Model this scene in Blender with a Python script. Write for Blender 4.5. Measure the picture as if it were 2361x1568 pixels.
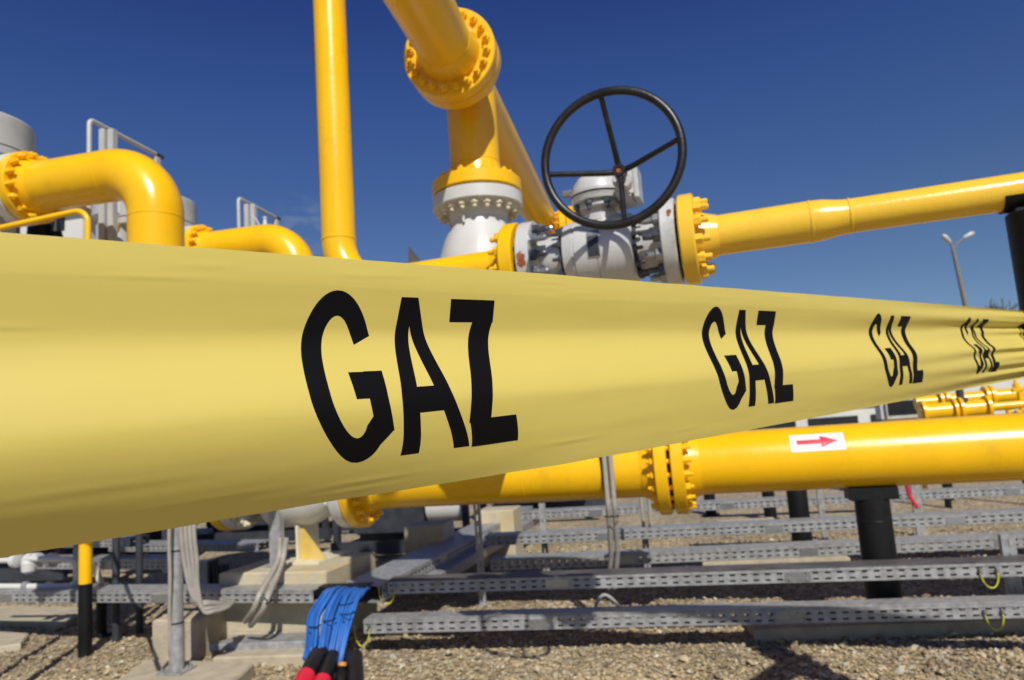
import bpy, bmesh, math, random
from mathutils import Vector as V, Matrix, noise
random.seed(7)
for o in list(bpy.data.objects): bpy.data.objects.remove(o)
SC = bpy.context.scene; COL = SC.collection

# ------------------------------------------------------------------ camera
FPX, CX, CY = 1640.0, 1180.5, 784.0            # focal length and centre in pixels of a 2361 x 1568 view
HC = 1.5; PITCH = math.atan(208/1640.0); ROLL = 0.070
cam_pos = V((0, 0, HC))
F = V((0, math.cos(PITCH), math.sin(PITCH))); r0 = V((1, 0, 0)); u0 = V((0, -math.sin(PITCH), math.cos(PITCH)))
R = r0*math.cos(ROLL) - u0*math.sin(ROLL); U = r0*math.sin(ROLL) + u0*math.cos(ROLL)
cd = bpy.data.cameras.new('camera'); cam = bpy.data.objects.new('camera', cd); COL.objects.link(cam)
cam.matrix_world = Matrix(((R.x, U.x, -F.x, 0), (R.y, U.y, -F.y, 0), (R.z, U.z, -F.z, HC), (0, 0, 0, 1)))
cd.sensor_width = 36; cd.lens = FPX/2361*36; cd.clip_start = 0.02; cd.clip_end = 3000
cd.dof.use_dof = True; cd.dof.focus_distance = 0.78; cd.dof.aperture_fstop = 7.6; cd.dof.aperture_blades = 9
SC.camera = cam
SC.render.resolution_x = 1024; SC.render.resolution_y = 680

# ------------------------------------------------------------------ world, sun, exposure
SUN = V((0.21, -1.0, 0.92)).normalized()         # towards the sun: behind the camera, a little to the right
elev = math.asin(SUN.z); azim = math.atan2(SUN.x, SUN.y)
w = bpy.data.worlds.new('World'); SC.world = w; w.use_nodes = True
nt = w.node_tree; nt.nodes.clear(); L = nt.links.new
out = nt.nodes.new('ShaderNodeOutputWorld'); bg = nt.nodes.new('ShaderNodeBackground')
sky = nt.nodes.new('ShaderNodeTexSky'); sky.sky_type = 'NISHITA'; sky.sun_disc = False
sky.sun_elevation = elev; sky.sun_rotation = azim; sky.altitude = 1200; sky.air_density = 0.9; sky.dust_density = 0.25; sky.ozone_density = 4.0
hsv = nt.nodes.new('ShaderNodeHueSaturation'); hsv.inputs['Saturation'].default_value = 1.02
tint = nt.nodes.new('ShaderNodeMix'); tint.data_type = 'RGBA'; tint.blend_type = 'MULTIPLY'; tint.inputs[0].default_value = 1
# deep blue of a clear dry sky, paler low down, darkest overhead
tcz = nt.nodes.new('ShaderNodeTexCoord'); spz = nt.nodes.new('ShaderNodeSeparateXYZ'); L(tcz.outputs['Generated'], spz.inputs[0])
rz = nt.nodes.new('ShaderNodeValToRGB'); els = [(0, (.72, .72, .74)), (.22, (.68, .70, .78)), (.43, (.55, .65, .975)), (.58, (.40, .475, .92)), (.72, (.28, .34, .60)), (1, (.25, .30, .50))]
while len(rz.color_ramp.elements) < len(els): rz.color_ramp.elements.new(.5)
for e_, (p_, c_) in zip(rz.color_ramp.elements, els): e_.position = p_; e_.color = c_+(1,)
L(spz.outputs['Z'], rz.inputs[0]); L(rz.outputs[0], tint.inputs[7])
L(sky.outputs[0], tint.inputs[6]); L(tint.outputs[2], hsv.inputs['Color'])
# one faint wisp of cloud low in the sky
tc = nt.nodes.new('ShaderNodeTexCoord')
wdir = (F + R*((700-CX)/FPX) + U*((CY-522)/FPX)).normalized()
dot = nt.nodes.new('ShaderNodeVectorMath'); dot.operation = 'DOT_PRODUCT'; dot.inputs[1].default_value = wdir
L(tc.outputs['Generated'], dot.inputs[0])
mr = nt.nodes.new('ShaderNodeMapRange'); mr.inputs[1].default_value = 0.9988; mr.inputs[2].default_value = 1.0; mr.inputs[3].default_value = 0; mr.inputs[4].default_value = 1
L(dot.outputs['Value'], mr.inputs[0])
mp = nt.nodes.new('ShaderNodeMapping'); mp.inputs['Scale'].default_value = (1, 1, 2.5); L(tc.outputs['Generated'], mp.inputs[0])
nz = nt.nodes.new('ShaderNodeTexNoise'); nz.inputs['Scale'].default_value = 26; nz.inputs['Detail'].default_value = 7; L(mp.outputs[0], nz.inputs['Vector'])
mr2 = nt.nodes.new('ShaderNodeMapRange'); mr2.inputs[1].default_value = 0.48; mr2.inputs[2].default_value = 0.75; mr2.inputs[4].default_value = 0.33; L(nz.outputs['Fac'], mr2.inputs[0])
mm = nt.nodes.new('ShaderNodeMath'); mm.operation = 'MULTIPLY'; L(mr.outputs[0], mm.inputs[0]); L(mr2.outputs[0], mm.inputs[1])
mx = nt.nodes.new('ShaderNodeMix'); mx.data_type = 'RGBA'; L(mm.outputs[0], mx.inputs[0]); L(hsv.outputs[0], mx.inputs[6]); mx.inputs[7].default_value = (5, 5.4, 6.2, 1)
L(mx.outputs[2], bg.inputs['Color']); bg.inputs['Strength'].default_value = 0.10; L(bg.outputs[0], out.inputs['Surface'])
sd = bpy.data.lights.new('sun', 'SUN'); sd.energy = 5.0; sd.angle = math.radians(0.55); sd.color = (1, 0.955, 0.88)
so = bpy.data.objects.new('sun', sd); COL.objects.link(so); so.rotation_euler = SUN.to_track_quat('Z', 'Y').to_euler(); so.location = (2, -8, 10)
SC.view_settings.view_transform = 'Standard'; SC.view_settings.look = 'None'; SC.view_settings.exposure = -0.25; SC.view_settings.gamma = 1
SC.render.engine = 'CYCLES'

# ------------------------------------------------------------------ geometry of the view
def ray(u, v): return F + R*((u-CX)/FPX) + U*((CY-v)/FPX)
def P(u, v, d): return cam_pos + ray(u, v)*d
def G(u, v, z=0.0):
    r = ray(u, v); return cam_pos + r*((z-HC)/r.z)
def proj(p):
    q = p-cam_pos; d = q.dot(F); return CX+FPX*q.dot(R)/d, CY-FPX*q.dot(U)/d
def at_u(p0, d, u):
    # the point of the line p0 + t d whose image column is u
    k = (u-CX)/FPX; q = p0-cam_pos
    t = (k*q.dot(F)-q.dot(R))/(d.dot(R)-k*d.dot(F)); return p0+d*t
def zat(p, v):
    # height on the vertical line through p whose image row is v
    k = (CY-v)/FPX; q = p-cam_pos; z = V((0, 0, 1))
    t = (k*q.dot(F)-q.dot(U))/(z.dot(U)-k*z.dot(F)); return p.z+t
TH = math.radians(11.5)
D = V((math.sin(TH), math.cos(TH), 0)); C = V((math.cos(TH), -math.sin(TH), 0)); Z = V((0, 0, 1))

# ------------------------------------------------------------------ materials
def new_mat(name):
    m = bpy.data.materials.new(name); m.use_nodes = True; t = m.node_tree
    return m, t, t.nodes['Principled BSDF'], t.links.new
def mat(name, col, rough=0.5, metal=0.0, var=0.12, scale=6.0, bump=0.0, bscale=60, dirt=None, dirt_amt=0.0, dscale=3, coat=0.0, rvar=0.1, spec=0.5):
    m, t, b, l = new_mat(name)
    tc = t.nodes.new('ShaderNodeTexCoord')
    n = t.nodes.new('ShaderNodeTexNoise'); n.inputs['Scale'].default_value = scale; n.inputs['Detail'].default_value = 5
    l(tc.outputs['Object'], n.inputs['Vector'])
    r = t.nodes.new('ShaderNodeValToRGB'); c = r.color_ramp
    c.elements[0].position = .3; c.elements[1].position = .7
    c.elements[0].color = tuple(max(0, x*(1-var)) for x in col)+(1,); c.elements[1].color = tuple(min(1, x*(1+var)) for x in col)+(1,)
    l(n.outputs['Fac'], r.inputs[0]); src = r.outputs[0]
    if dirt:
        n2 = t.nodes.new('ShaderNodeTexNoise'); n2.inputs['Scale'].default_value = dscale; n2.inputs['Detail'].default_value = 8; n2.inputs['Roughness'].default_value = .65
        l(tc.outputs['Object'], n2.inputs['Vector'])
        q = t.nodes.new('ShaderNodeMapRange'); q.inputs[1].default_value = .55; q.inputs[2].default_value = .72; q.inputs[4].default_value = dirt_amt
        l(n2.outputs['Fac'], q.inputs[0])
        x = t.nodes.new('ShaderNodeMix'); x.data_type = 'RGBA'; l(q.outputs[0], x.inputs[0]); l(src, x.inputs[6]); x.inputs[7].default_value = dirt+(1,)
        src = x.outputs[2]
    l(src, b.inputs['Base Color'])
    q = t.nodes.new('ShaderNodeMapRange'); q.inputs[3].default_value = max(0.02, rough-rvar); q.inputs[4].default_value = min(1, rough+rvar)
    l(n.outputs['Fac'], q.inputs[0]); l(q.outputs[0], b.inputs['Roughness'])
    b.inputs['Metallic'].default_value = metal; b.inputs['Coat Weight'].default_value = coat; b.inputs['Coat Roughness'].default_value = .12
    b.inputs['Specular IOR Level'].default_value = spec
    if bump:
        n3 = t.nodes.new('ShaderNodeTexNoise'); n3.inputs['Scale'].default_value = bscale; n3.inputs['Detail'].default_value = 6
        l(tc.outputs['Object'], n3.inputs['Vector'])
        bp = t.nodes.new('ShaderNodeBump'); bp.inputs['Strength'].default_value = bump; bp.inputs['Distance'].default_value = .01
        l(n3.outputs['Fac'], bp.inputs['Height']); l(bp.outputs[0], b.inputs['Normal'])
    return m
M = {}
M['yellow'] = mat('yellow_paint', (.93, .525, .004), .27, var=.05, scale=2.5, dirt=(.42, .22, .03), dirt_amt=.28, dscale=7, bump=.07, bscale=30)
M['yellow2'] = mat('yellow_lacquer', (.90, .56, .045), .22, var=.04, scale=3, dirt=(.5, .30, .06), dirt_amt=.15, dscale=8, bump=.10, bscale=45)
M['yellow_ovh'] = mat('yellow_enamel', (.90, .52, .012), .33, var=.05, scale=2, dirt=(.5, .28, .05), dirt_amt=.22, dscale=4, bump=.05, bscale=25)
M['white'] = mat('white_paint', (.62, .62, .59), .35, var=.05, dirt=(.45, .42, .36), dirt_amt=.25, dscale=6)
M['valve'] = mat('silver_grey_paint', (.60, .60, .585), .34, metal=.1, var=.08, dirt=(.20, .19, .17), dirt_amt=.5, dscale=9, bump=.12, bscale=70)  # dark blotches stand for dirt and the handwheel's shadow stripes
M['gusset'] = mat('faded_yellow_paint', (.62, .44, .10), .5, var=.12, dirt=(.55, .48, .3), dirt_amt=.5)
M['cream'] = mat('cream_paint', (.70, .64, .46), .5, var=.1)
M['galv'] = mat('galvanised_steel', (.35, .355, .35), .45, metal=.25, var=.24, scale=22, dirt=(.17, .155, .13), dirt_amt=.5, dscale=4, rvar=.18)
M['galv2'] = mat('grey_steel', (.50, .51, .50), .5, metal=.1, var=.08, scale=8)
M['zinc'] = mat('zinc_plate', (.42, .43, .43), .34, metal=.8, var=.1, scale=40)
M['black'] = mat('black_paint', (.007, .007, .0075), .5, var=.3, scale=8, dirt=(.02, .019, .017), dirt_amt=.5, dscale=7, bump=.06, spec=.28)
M['wheel'] = mat('black_enamel', (.012, .011, .011), .38, var=.3, scale=20, dirt=(.07, .06, .05), dirt_amt=.5, dscale=14, bump=.08, bscale=60)
M['rubber'] = mat('rubber', (.012, .012, .013), .38, var=.3, scale=10)
M['concrete'] = mat('concrete', (.46, .40, .29), .9, var=.14, scale=9, dirt=(.22, .19, .13), dirt_amt=.5, dscale=3, bump=.5, bscale=60)
M['concrete_y'] = mat('concrete_with_paint', (.50, .44, .31), .85, var=.12, scale=9, dirt=(.55, .36, .05), dirt_amt=.75, dscale=2.2, bump=.5, bscale=60)
M['conduit'] = mat('grey_conduit', (.36, .34, .30), .5, var=.1, scale=20)
M['blue'] = mat('blue_cable', (.026, .15, .52), .45, var=.12, scale=12)
M['blue_dark'] = mat('dark_blue_cable', (.02, .11, .42), .42, var=.12, scale=12)
M['red'] = mat('red_sleeve', (.62, .02, .05), .4, var=.1)
M['lime'] = mat('green_yellow_wire', (.52, .50, .03), .4, var=.35, scale=30)
M['rust'] = mat('rust', (.30, .09, .03), .85, var=.4, scale=30)
M['brown_shade'] = mat('shaded_brown_cover', (.09, .085, .085), .6, var=.4, scale=5, dirt=(.16, .10, .06), dirt_amt=.6, dscale=4)  # brownish cover, its base colour darkened to stand for the pipe's shadow
M['dark'] = mat('dark_metal', (.035, .04, .05), .5, var=.3)
M['glass'] = mat('dark_glass', (.02, .025, .03), .1, var=.1)
M['steel'] = mat('dark_steel_nut', (.10, .105, .12), .35, metal=.5, var=.3, scale=30)
M['copper'] = mat('orange_band', (.6, .25, .05), .4)
M['bark'] = mat('bark', (.10, .075, .055), .9, var=.3)
M['render'] = mat('wall_render', (.62, .62, .58), .8, var=.06, scale=2)
M['roofgrey'] = mat('roof_sheet', (.50, .50, .50), .5, var=.1)
M['lampgrey'] = mat('lamp_concrete', (.22, .21, .19), .7, var=.1)
M['sticker'] = mat('white_sticker', (.80, .80, .78), .4, var=.03)
M['arrow'] = mat('red_print', (.62, .02, .05), .4, var=.05)
M['ink'] = mat('black_print', (.004, .0035, .004), .6, var=.1, rvar=.03, spec=.12)

# warning tape: thin glossy film that lets a little light through
m, t, b, l = new_mat('tape_film')
tcn = t.nodes.new('ShaderNodeTexCoord')
n = t.nodes.new('ShaderNodeTexNoise'); n.inputs['Scale'].default_value = 9; n.inputs['Detail'].default_value = 4; l(tcn.outputs['Object'], n.inputs['Vector'])
r = t.nodes.new('ShaderNodeValToRGB'); r.color_ramp.elements[0].color = (.69, .56, .13, 1); r.color_ramp.elements[1].color = (.72, .59, .145, 1)
l(n.outputs['Fac'], r.inputs[0]); l(r.outputs[0], b.inputs['Base Color'])
b.inputs['Roughness'].default_value = .48; b.inputs['Specular IOR Level'].default_value = .45
n3 = t.nodes.new('ShaderNodeTexNoise'); n3.inputs['Scale'].default_value = 9; n3.inputs['Detail'].default_value = 3; l(tcn.outputs['UV'], n3.inputs['Vector'])
bp = t.nodes.new('ShaderNodeBump'); bp.inputs['Strength'].default_value = .06; bp.inputs['Distance'].default_value = .004; l(n3.outputs['Fac'], bp.inputs['Height']); l(bp.outputs[0], b.inputs['Normal'])
tr = t.nodes.new('ShaderNodeBsdfTranslucent'); tr.inputs[0].default_value = (.75, .55, .06, 1)
ms = t.nodes.new('ShaderNodeMixShader'); ms.inputs[0].default_value = .08
l(b.outputs[0], ms.inputs[1]); l(tr.outputs[0], ms.inputs[2]); l(ms.outputs[0], t.nodes['Material Output'].inputs['Surface'])
M['tape'] = m

# gravel bed and the loose stones
def gravel_mat(name, sc):
    m, t, b, l = new_mat(name)
    tc = t.nodes.new('ShaderNodeTexCoord'); geo = t.nodes.new('ShaderNodeNewGeometry')
    vo = t.nodes.new('ShaderNodeTexVoronoi'); vo.inputs['Scale'].default_value = sc; l(tc.outputs['Object'], vo.inputs['Vector'])
    wn = t.nodes.new('ShaderNodeTexWhiteNoise')
    if name == 'loose_stones': 
        wn.noise_dimensions = '1D'; l(geo.outputs['Random Per Island'], wn.inputs['W'])
    else: l(vo.outputs['Color'], wn.inputs['Vector'])
    r = t.nodes.new('ShaderNodeValToRGB'); c = r.color_ramp
    cols = [(0, (.17, .13, .08)), (.25, (.27, .205, .125)), (.5, (.36, .28, .16)), (.78, (.46, .37, .22)), (.93, (.36, .33, .26)), (1, (.60, .54, .40))]
    while len(c.elements) < len(cols): c.elements.new(.5)
    for e, (p, k) in zip(c.elements, cols): e.position = p; e.color = k+(1,)
    l(wn.outputs['Value'], r.inputs[0]); 
    n = t.nodes.new('ShaderNodeTexNoise'); n.inputs['Scale'].default_value = 1.3; n.inputs['Detail'].default_value = 6; l(tc.outputs['Object'], n.inputs['Vector'])
    q = t.nodes.new('ShaderNodeMapRange'); q.clamp = False; q.inputs[1].default_value = .3; q.inputs[2].default_value = .7; q.inputs[3].default_value = .92; q.inputs[4].default_value = 1.32; l(n.outputs['Fac'], q.inputs[0])
    x = t.nodes.new('ShaderNodeMix'); x.data_type = 'RGBA'; x.blend_type = 'MULTIPLY'; x.inputs[0].default_value = 1
    l(r.outputs[0], x.inputs[6]); l(q.outputs[0], x.inputs[7]); l(x.outputs[2], b.inputs['Base Color'])
    b.inputs['Roughness'].default_value = .85
    if name != 'loose_stones':
        bp = t.nodes.new('ShaderNodeBump'); bp.inputs['Strength'].default_value = 1; bp.inputs['Distance'].default_value = .02; bp.invert = True
        l(vo.outputs['Distance'], bp.inputs['Height']); l(bp.outputs[0], b.inputs['Normal'])
    return m
M['gravel'] = gravel_mat('gravel_bed', 32); M['stones'] = gravel_mat('loose_stones', 40)

# ------------------------------------------------------------------ mesh tools (world coordinates)
class MB:
    def __init__(s): s.v = []; s.f = []
    def add(s, vs, fs):
        o = len(s.v); s.v += [V(x) for x in vs]; s.f += [tuple(i+o for i in f) for f in fs]; return s
    def lathe(s, O, ax, prof, seg=40):
        ax = ax.normalized(); a = ax.orthogonal().normalized(); b = ax.cross(a)
        vs = []; fs = []
        for (h, r) in prof:
            for i in range(seg):
                q = 2*math.pi*i/seg; vs.append(O+ax*h+(a*math.cos(q)+b*math.sin(q))*max(r, 1e-5))
        n = len(prof)
        for k in range(n-1):
            for i in range(seg):
                j = (i+1) % seg; fs.append((k*seg+i, k*seg+j, (k+1)*seg+j, (k+1)*seg+i))
        if prof[0][1] > 1e-4: fs.append(tuple(reversed(range(seg))))
        if prof[-1][1] > 1e-4: fs.append(tuple((n-1)*seg+i for i in range(seg)))
        return s.add(vs, fs)
    def cyl(s, p0, p1, r, r1=None, seg=24, bev=0.0):
        ax = p1-p0; h = ax.length; r1 = r if r1 is None else r1
        pr = [(0, r-bev), (bev, r), (h-bev, r1), (h, r1-bev)] if bev else [(0, r), (h, r1)]
        return s.lathe(p0, ax, pr, seg)
    def tube(s, pts, r, seg=16, caps=True):
        n = len(pts); rr = r if isinstance(r, (list, tuple)) else [r]*n
        tg = [(pts[min(i+1, n-1)]-pts[max(i-1, 0)]).normalized() for i in range(n)]
        a = tg[0].orthogonal().normalized(); vs = []; fs = []
        for i in range(n):
            a = (a-tg[i]*a.dot(tg[i])).normalized(); b = tg[i].cross(a)
            for k in range(seg):
                q = 2*math.pi*k/seg; vs.append(pts[i]+(a*math.cos(q)+b*math.sin(q))*rr[i])
        for i in range(n-1):
            for k in range(seg):
                j = (k+1) % seg; fs.append((i*seg+k, i*seg+j, (i+1)*seg+j, (i+1)*seg+k))
        if caps: fs.append(tuple(reversed(range(seg)))); fs.append(tuple((n-1)*seg+k for k in range(seg)))
        return s.add(vs, fs)
    def box(s, c, ax, ay, az, sx, sy, sz, bev=0.0):
        # centre c, unit axes, full sizes; chamfered when bev > 0
        hx, hy, hz = sx/2, sy/2, sz/2
        if not bev:
            vs = [c+ax*(x*hx)+ay*(y*hy)+az*(z*hz) for x in (-1, 1) for y in (-1, 1) for z in (-1, 1)]
            return s.add(vs, [(0, 1, 3, 2), (4, 6, 7, 5), (0, 4, 5, 1), (2, 3, 7, 6), (0, 2, 6, 4), (1, 5, 7, 3)])
        bm = bmesh.new(); bmesh.ops.create_cube(bm, size=1)
        for v in bm.verts: v.co = V((v.co.x*sx, v.co.y*sy, v.co.z*sz))
        bmesh.ops.bevel(bm, geom=bm.edges[:], offset=bev, segments=2, affect='EDGES')
        bm.verts.index_update()
        vs = [c+ax*v.co.x+ay*v.co.y+az*v.co.z for v in bm.verts]; fs = [tuple(v.index for v in f.verts) for f in bm.faces]; bm.free()
        return s.add(vs, fs)
    def prism(s, pts, n):
        # a polygon extruded by the vector n
        k = len(pts); vs = list(pts)+[p+n for p in pts]
        return s.add(vs, [tuple(reversed(range(k))), tuple(range(k, 2*k))]+[(i, (i+1) % k, k+(i+1) % k, k+i) for i in range(k)])
    def build(s, name, m, parent=None, smooth=35, loc=None):
        me = bpy.data.meshes.new(name)
        org = V(parent['_o']) if parent is not None else (loc if loc is not None else sum(s.v, V())/len(s.v))
        me.from_pydata([tuple(x-org) for x in s.v], [], s.f); me.update()
        bm = bmesh.new(); bm.from_mesh(me); bmesh.ops.recalc_face_normals(bm, faces=bm.faces); bm.to_mesh(me); bm.free()
        me.materials.append(m)
        if smooth: me.shade_smooth(); me.set_sharp_from_angle(angle=math.radians(smooth))
        o = bpy.data.objects.new(name, me); COL.objects.link(o); o['_o'] = tuple(org)
        if parent is not None: o.parent = parent
        else: o.location = org
        return o
def thing(name, label, cat, loc, group=None):
    o = bpy.data.objects.new(name, None); o.empty_display_size = .1; COL.objects.link(o); o.location = loc; o['_o'] = tuple(loc)
    return tag(o, label, cat, group)
def tag(o, label, cat, group=None, kind=None):
    if label: o['label'] = label
    if cat: o['category'] = cat
    if group: o['group'] = group
    if kind: o['kind'] = kind
    return o
def struct(o): o['kind'] = 'structure'; return o
def fillet(pts, R_, n=14):
    out = [pts[0]]
    for i in range(1, len(pts)-1):
        a = (pts[i-1]-pts[i]).normalized(); b = (pts[i+1]-pts[i]).normalized(); ang = a.angle(b)
        Rr = R_; t = Rr/math.tan(ang/2); c = pts[i]+(a+b).normalized()*(Rr/math.sin(ang/2))
        p = pts[i]+a*t-c; q = pts[i]+b*t-c; tot = p.angle(q); ax = p.cross(q).normalized()
        for k in range(n+1): out.append(c+Matrix.Rotation(tot*k/n, 3, ax) @ p)
    return out+[pts[-1]]
_bolt = {}
def bolt_mesh(r, m, stud=1.2):
    key = (round(r, 4), m.name, stud)
    if key in _bolt: return _bolt[key]
    mb = MB(); h = r*1.15
    mb.lathe(V((0, 0, 0)), Z, [(0, r*.9), (.05*r, r), (h*.85, r), (h, r*.82)], 6)
    if stud: mb.lathe(V((0, 0, h-.001)), Z, [(0, r*.52), (r*stud*.8, r*.52), (r*stud, r*.42)], 12)
    me = bpy.data.meshes.new('bolt'); me.from_pydata([tuple(v) for v in mb.v], [], mb.f); me.update(); me.materials.append(m)
    _bolt[key] = me; return me
def bolts(parent, O, ax, rc, n, br, m, stud=1.2, phase=.5, name='bolt'):
    ax = ax.normalized(); a = (Z if abs(ax.z) < .9 else C); a = (a-ax*a.dot(ax)).normalized(); b = ax.cross(a); org = V(parent['_o'])
    me = bolt_mesh(br, m, stud)
    for i in range(n):
        q = 2*math.pi*(i+phase)/n; p = O+(a*math.cos(q)+b*math.sin(q))*rc
        o = bpy.data.objects.new(name, me); COL.objects.link(o); o.parent = parent
        rot = ax.to_track_quat('Z', 'Y').to_matrix().to_4x4() @ Matrix.Rotation(random.random(), 4, 'Z')
        o.matrix_local = Matrix.Translation(p-org) @ rot
def flange(parent, O, ax, r, th, rp, m, n=16, br=.02, hub=.08, hubr=1.25, stud=1.2, bm_=None, back=None, both=False):
    """disc whose mating face is at O, body and tapered hub extending along ax; nuts on the hub side"""
    ax = ax.normalized(); b = min(.006, th*.1)
    pr = [(0, r-b), (b, r), (th-b, r), (th, r-b), (th, rp*hubr+.004), (th+hub*.25, rp*hubr), (th+hub, rp+.002), (th+hub+.004, rp-.004)]
    o = MB().lathe(O, ax, pr, 64).build('flange', m, parent, 30)
    bolts(o, O+ax*th, ax, (r+rp*hubr)/2*1.0, n, br, bm_ or m, stud)
    return o
def weld(parent, O, ax, rp, m):
    ax = ax.normalized()
    return MB().lathe(O-ax*.008, ax, [(0, rp-.003), (.004, rp+.0025), (.012, rp+.0025), (.016, rp-.003)], 40).build('weld_seam', m, parent)

# ================================================================== GROUND
g = MB(); N = 40
xs = [-1500, -400, -100, -30]+[-12+i*1.0 for i in range(25)]+[30, 100, 400, 1500]
ys = [-60, -10, 0]+[2+i*.8 for i in range(18)]+[20, 30, 60, 150, 500, 2500]
vs = [V((x, y, 0)) for y in ys for x in xs]; nx = len(xs)
fs = [(j*nx+i, j*nx+i+1, (j+1)*nx+i+1, (j+1)*nx+i) for j in range(len(ys)-1) for i in range(nx-1)]
g.add(vs, fs); struct(g.build('ground', M['gravel'], loc=V((0, 0, 0)), smooth=0))
# loose stones over the near ground
st = MB(); rnd = random.Random(3)
base = [V(v) for v in ((1, 0, 0), (-1, 0, 0), (0, 1, 0), (0, -1, 0), (0, 0, 1), (0, 0, -1), (.62, .62, .5), (-.62, .62, .5), (-.62, -.62, .5), (.62, -.62, .5))]
bf = [(0, 6, 9), (2, 7, 6), (1, 8, 7), (3, 9, 8), (4, 6, 7), (4, 7, 8), (4, 8, 9), (4, 9, 6), (0, 2, 6), (2, 1, 7), (1, 3, 8), (3, 0, 9)]
for k in range(60000):
    q = rnd.random(); dd = 3.7+6.5*q*q*.9+.0
    x = (rnd.random()*2-1)*(dd*.80); s_ = .0055+.012*rnd.random()**2.2 + (.014 if rnd.random() < .02 else 0)
    sx, sy, sz = s_*rnd.uniform(.8, 1.5), s_*rnd.uniform(.7, 1.2), s_*rnd.uniform(.6, 1.0)
    an = rnd.random()*6.28; ca, sa = math.cos(an), math.sin(an); tx = rnd.uniform(-.5, .5)
    c = V((x, dd, sz*rnd.uniform(.1, .9)+.0)); o = len(st.v)
    for bvt in base:
        X, Y, Zz = bvt.x*sx*rnd.uniform(.8, 1.15), bvt.y*sy, bvt.z*sz
        Zz += X*tx; st.v.append(V((c.x+X*ca-Y*sa, c.y+X*sa+Y*ca, c.z+Zz)))
    st.f += [tuple(i+o for i in f) for f in bf]
me = bpy.data.meshes.new('gravel'); me.from_pydata([tuple(v) for v in st.v], [], st.f); me.materials.append(M['stones'])
o = bpy.data.objects.new('gravel', me); COL.objects.link(o); tag(o, 'loose tan and grey gravel stones covering the yard', 'gravel', kind='stuff')

# ================================================================== WARNING TAPE
d0 = .67; P0 = P(690, 881, d0); T3 = ray(2953, 762)*(.698*d0)             # one repeat of the print
W3 = P(690, 588, d0)-P(690, 1175, d0); TW = W3.length; Wn = W3.normalized()
Nn = T3.normalized().cross(Wn); Nn = Nn if Nn.dot(cam_pos-P0) > 0 else -Nn
def ss(a, b, x): x = min(1, max(0, (x-a)/(b-a))); return x*x*(3-2*x)
_cr = random.Random(12)
CREASES = [(-.33, .285, .02, .03, .0006, .010), (.10, .925, -.06, .07, .0008, .012), (-.12, .90, -.05, .10, .0006, .014), (.52, .875, -.05, .06, .0007, .012), (.44, .50, -.10, .02, .0005, .010), (-.25, .80, -.03, .12, .0006, .016)]
CREASES += [(_cr.uniform(-.35, 1.6), _cr.choice([_cr.uniform(.03, .12), _cr.uniform(.86, .97)]), _cr.uniform(-.08, .05), _cr.uniform(.015, .06), _cr.uniform(.0003, .0006), _cr.uniform(.009, .014)) for _ in range(16)]
def tape_pt(s, t, off=0.0):
    a = ss(-1.5, .3, s)
    h = .030*a*ss(.29, .63, t) - .0048*a*ss(.05, .3, t)
    curl = .46*(1-.84*ss(-.45, .7, s))
    h -= curl*max(0, t-.63)**2*.80 + .02*max(0, .12-t)
    rp = .0008+.0038*ss(.8, 4, s)
    h += rp*math.sin(2*math.pi*(1.6*t+.15+.02*s)) + .0030*ss(1.0, 3.4, s)*math.sin(2*math.pi*(3.1*t+.62)+.25*s) + .0042*ss(1.6, 4, s)*math.sin(2*math.pi*(5.3*t+.2)+.5*s)
    h += .0030*ss(2.6, 4.2, s)*math.sin(2*math.pi*(8.7*t+.4)+.3*s)
    h += .0008*noise.noise(V((s*1.1, t*6, 0))) + .00022*noise.noise(V((s*5+4, t*14, 3)))*(1+2*max(0, t-.7)) 
    for (cs, ct, ck, cl, ca, cw) in CREASES:
        x_ = (s-cs)/cl
        if abs(x_) < 2.5: y_ = (t-ct-ck*(s-cs))/cw; h += .45*ca*math.exp(-x_*x_)*(math.exp(-y_*y_)-.6*math.exp(-(y_-1.6)**2))
    # pinched towards the knot at the post
    wsc = 1-.72*ss(4.12, 4.5, s)
    edge = .0006*noise.noise(V((s*9, 7, t)))
    return P0+T3*s+W3*((.5-t)*wsc)+Nn*(h+off)+Wn*(edge-curl*.62*.10*max(0, t-.62)**2*(1-ss(-.45, .25, s)))
tw = thing('warning_tape', 'pale yellow plastic warning tape printed GAZ, stretched across the foreground', 'warning tape', P0)
ns, ntt = 640, 170; S0, S1 = -3.0, 4.5
mb = MB(); vs = []; uv = []
for i in range(ns+1):
    s_ = S0+(S1-S0)*i/ns
    for j in range(ntt+1): vs.append(tape_pt(s_, j/ntt)); uv.append((s_*.55, j/ntt*1.2))
mb.add(vs, [(i*(ntt+1)+j, (i+1)*(ntt+1)+j, (i+1)*(ntt+1)+j+1, i*(ntt+1)+j+1) for i in range(ns) for j in range(ntt)])
film = mb.build('film', M['tape'], tw, 0); film.data.shade_smooth()
ul = film.data.uv_layers.new(name='UVMap')
for lp in film.data.loops: ul.data[lp.index].uv = uv[lp.vertex_index]
def strip(mb, s_, A, B, n, m_, off):
    """a printed stroke: between polylines A and B (tape coordinates)"""
    def samp(Pl, q):
        k = q*(len(Pl)-1); i = min(int(k), len(Pl)-2); f = k-i
        return (Pl[i][0]*(1-f)+Pl[i+1][0]*f, Pl[i][1]*(1-f)+Pl[i+1][1]*f)
    vs = []
    for i in range(n+1):
        a = samp(A, i/n); b_ = samp(B, i/n)
        for j in range(m_+1):
            q = j/m_; tq = a[1]*(1-q)+b_[1]*q; vs.append(tape_pt(s_+a[0]*(1-q)+b_[0]*q+.017*ss(.56, .84, tq), tq, off))
    mb.add(vs, [(i*(m_+1)+j, (i+1)*(m_+1)+j, (i+1)*(m_+1)+j+1, i*(m_+1)+j+1) for i in range(n) for j in range(m_)])
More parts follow.
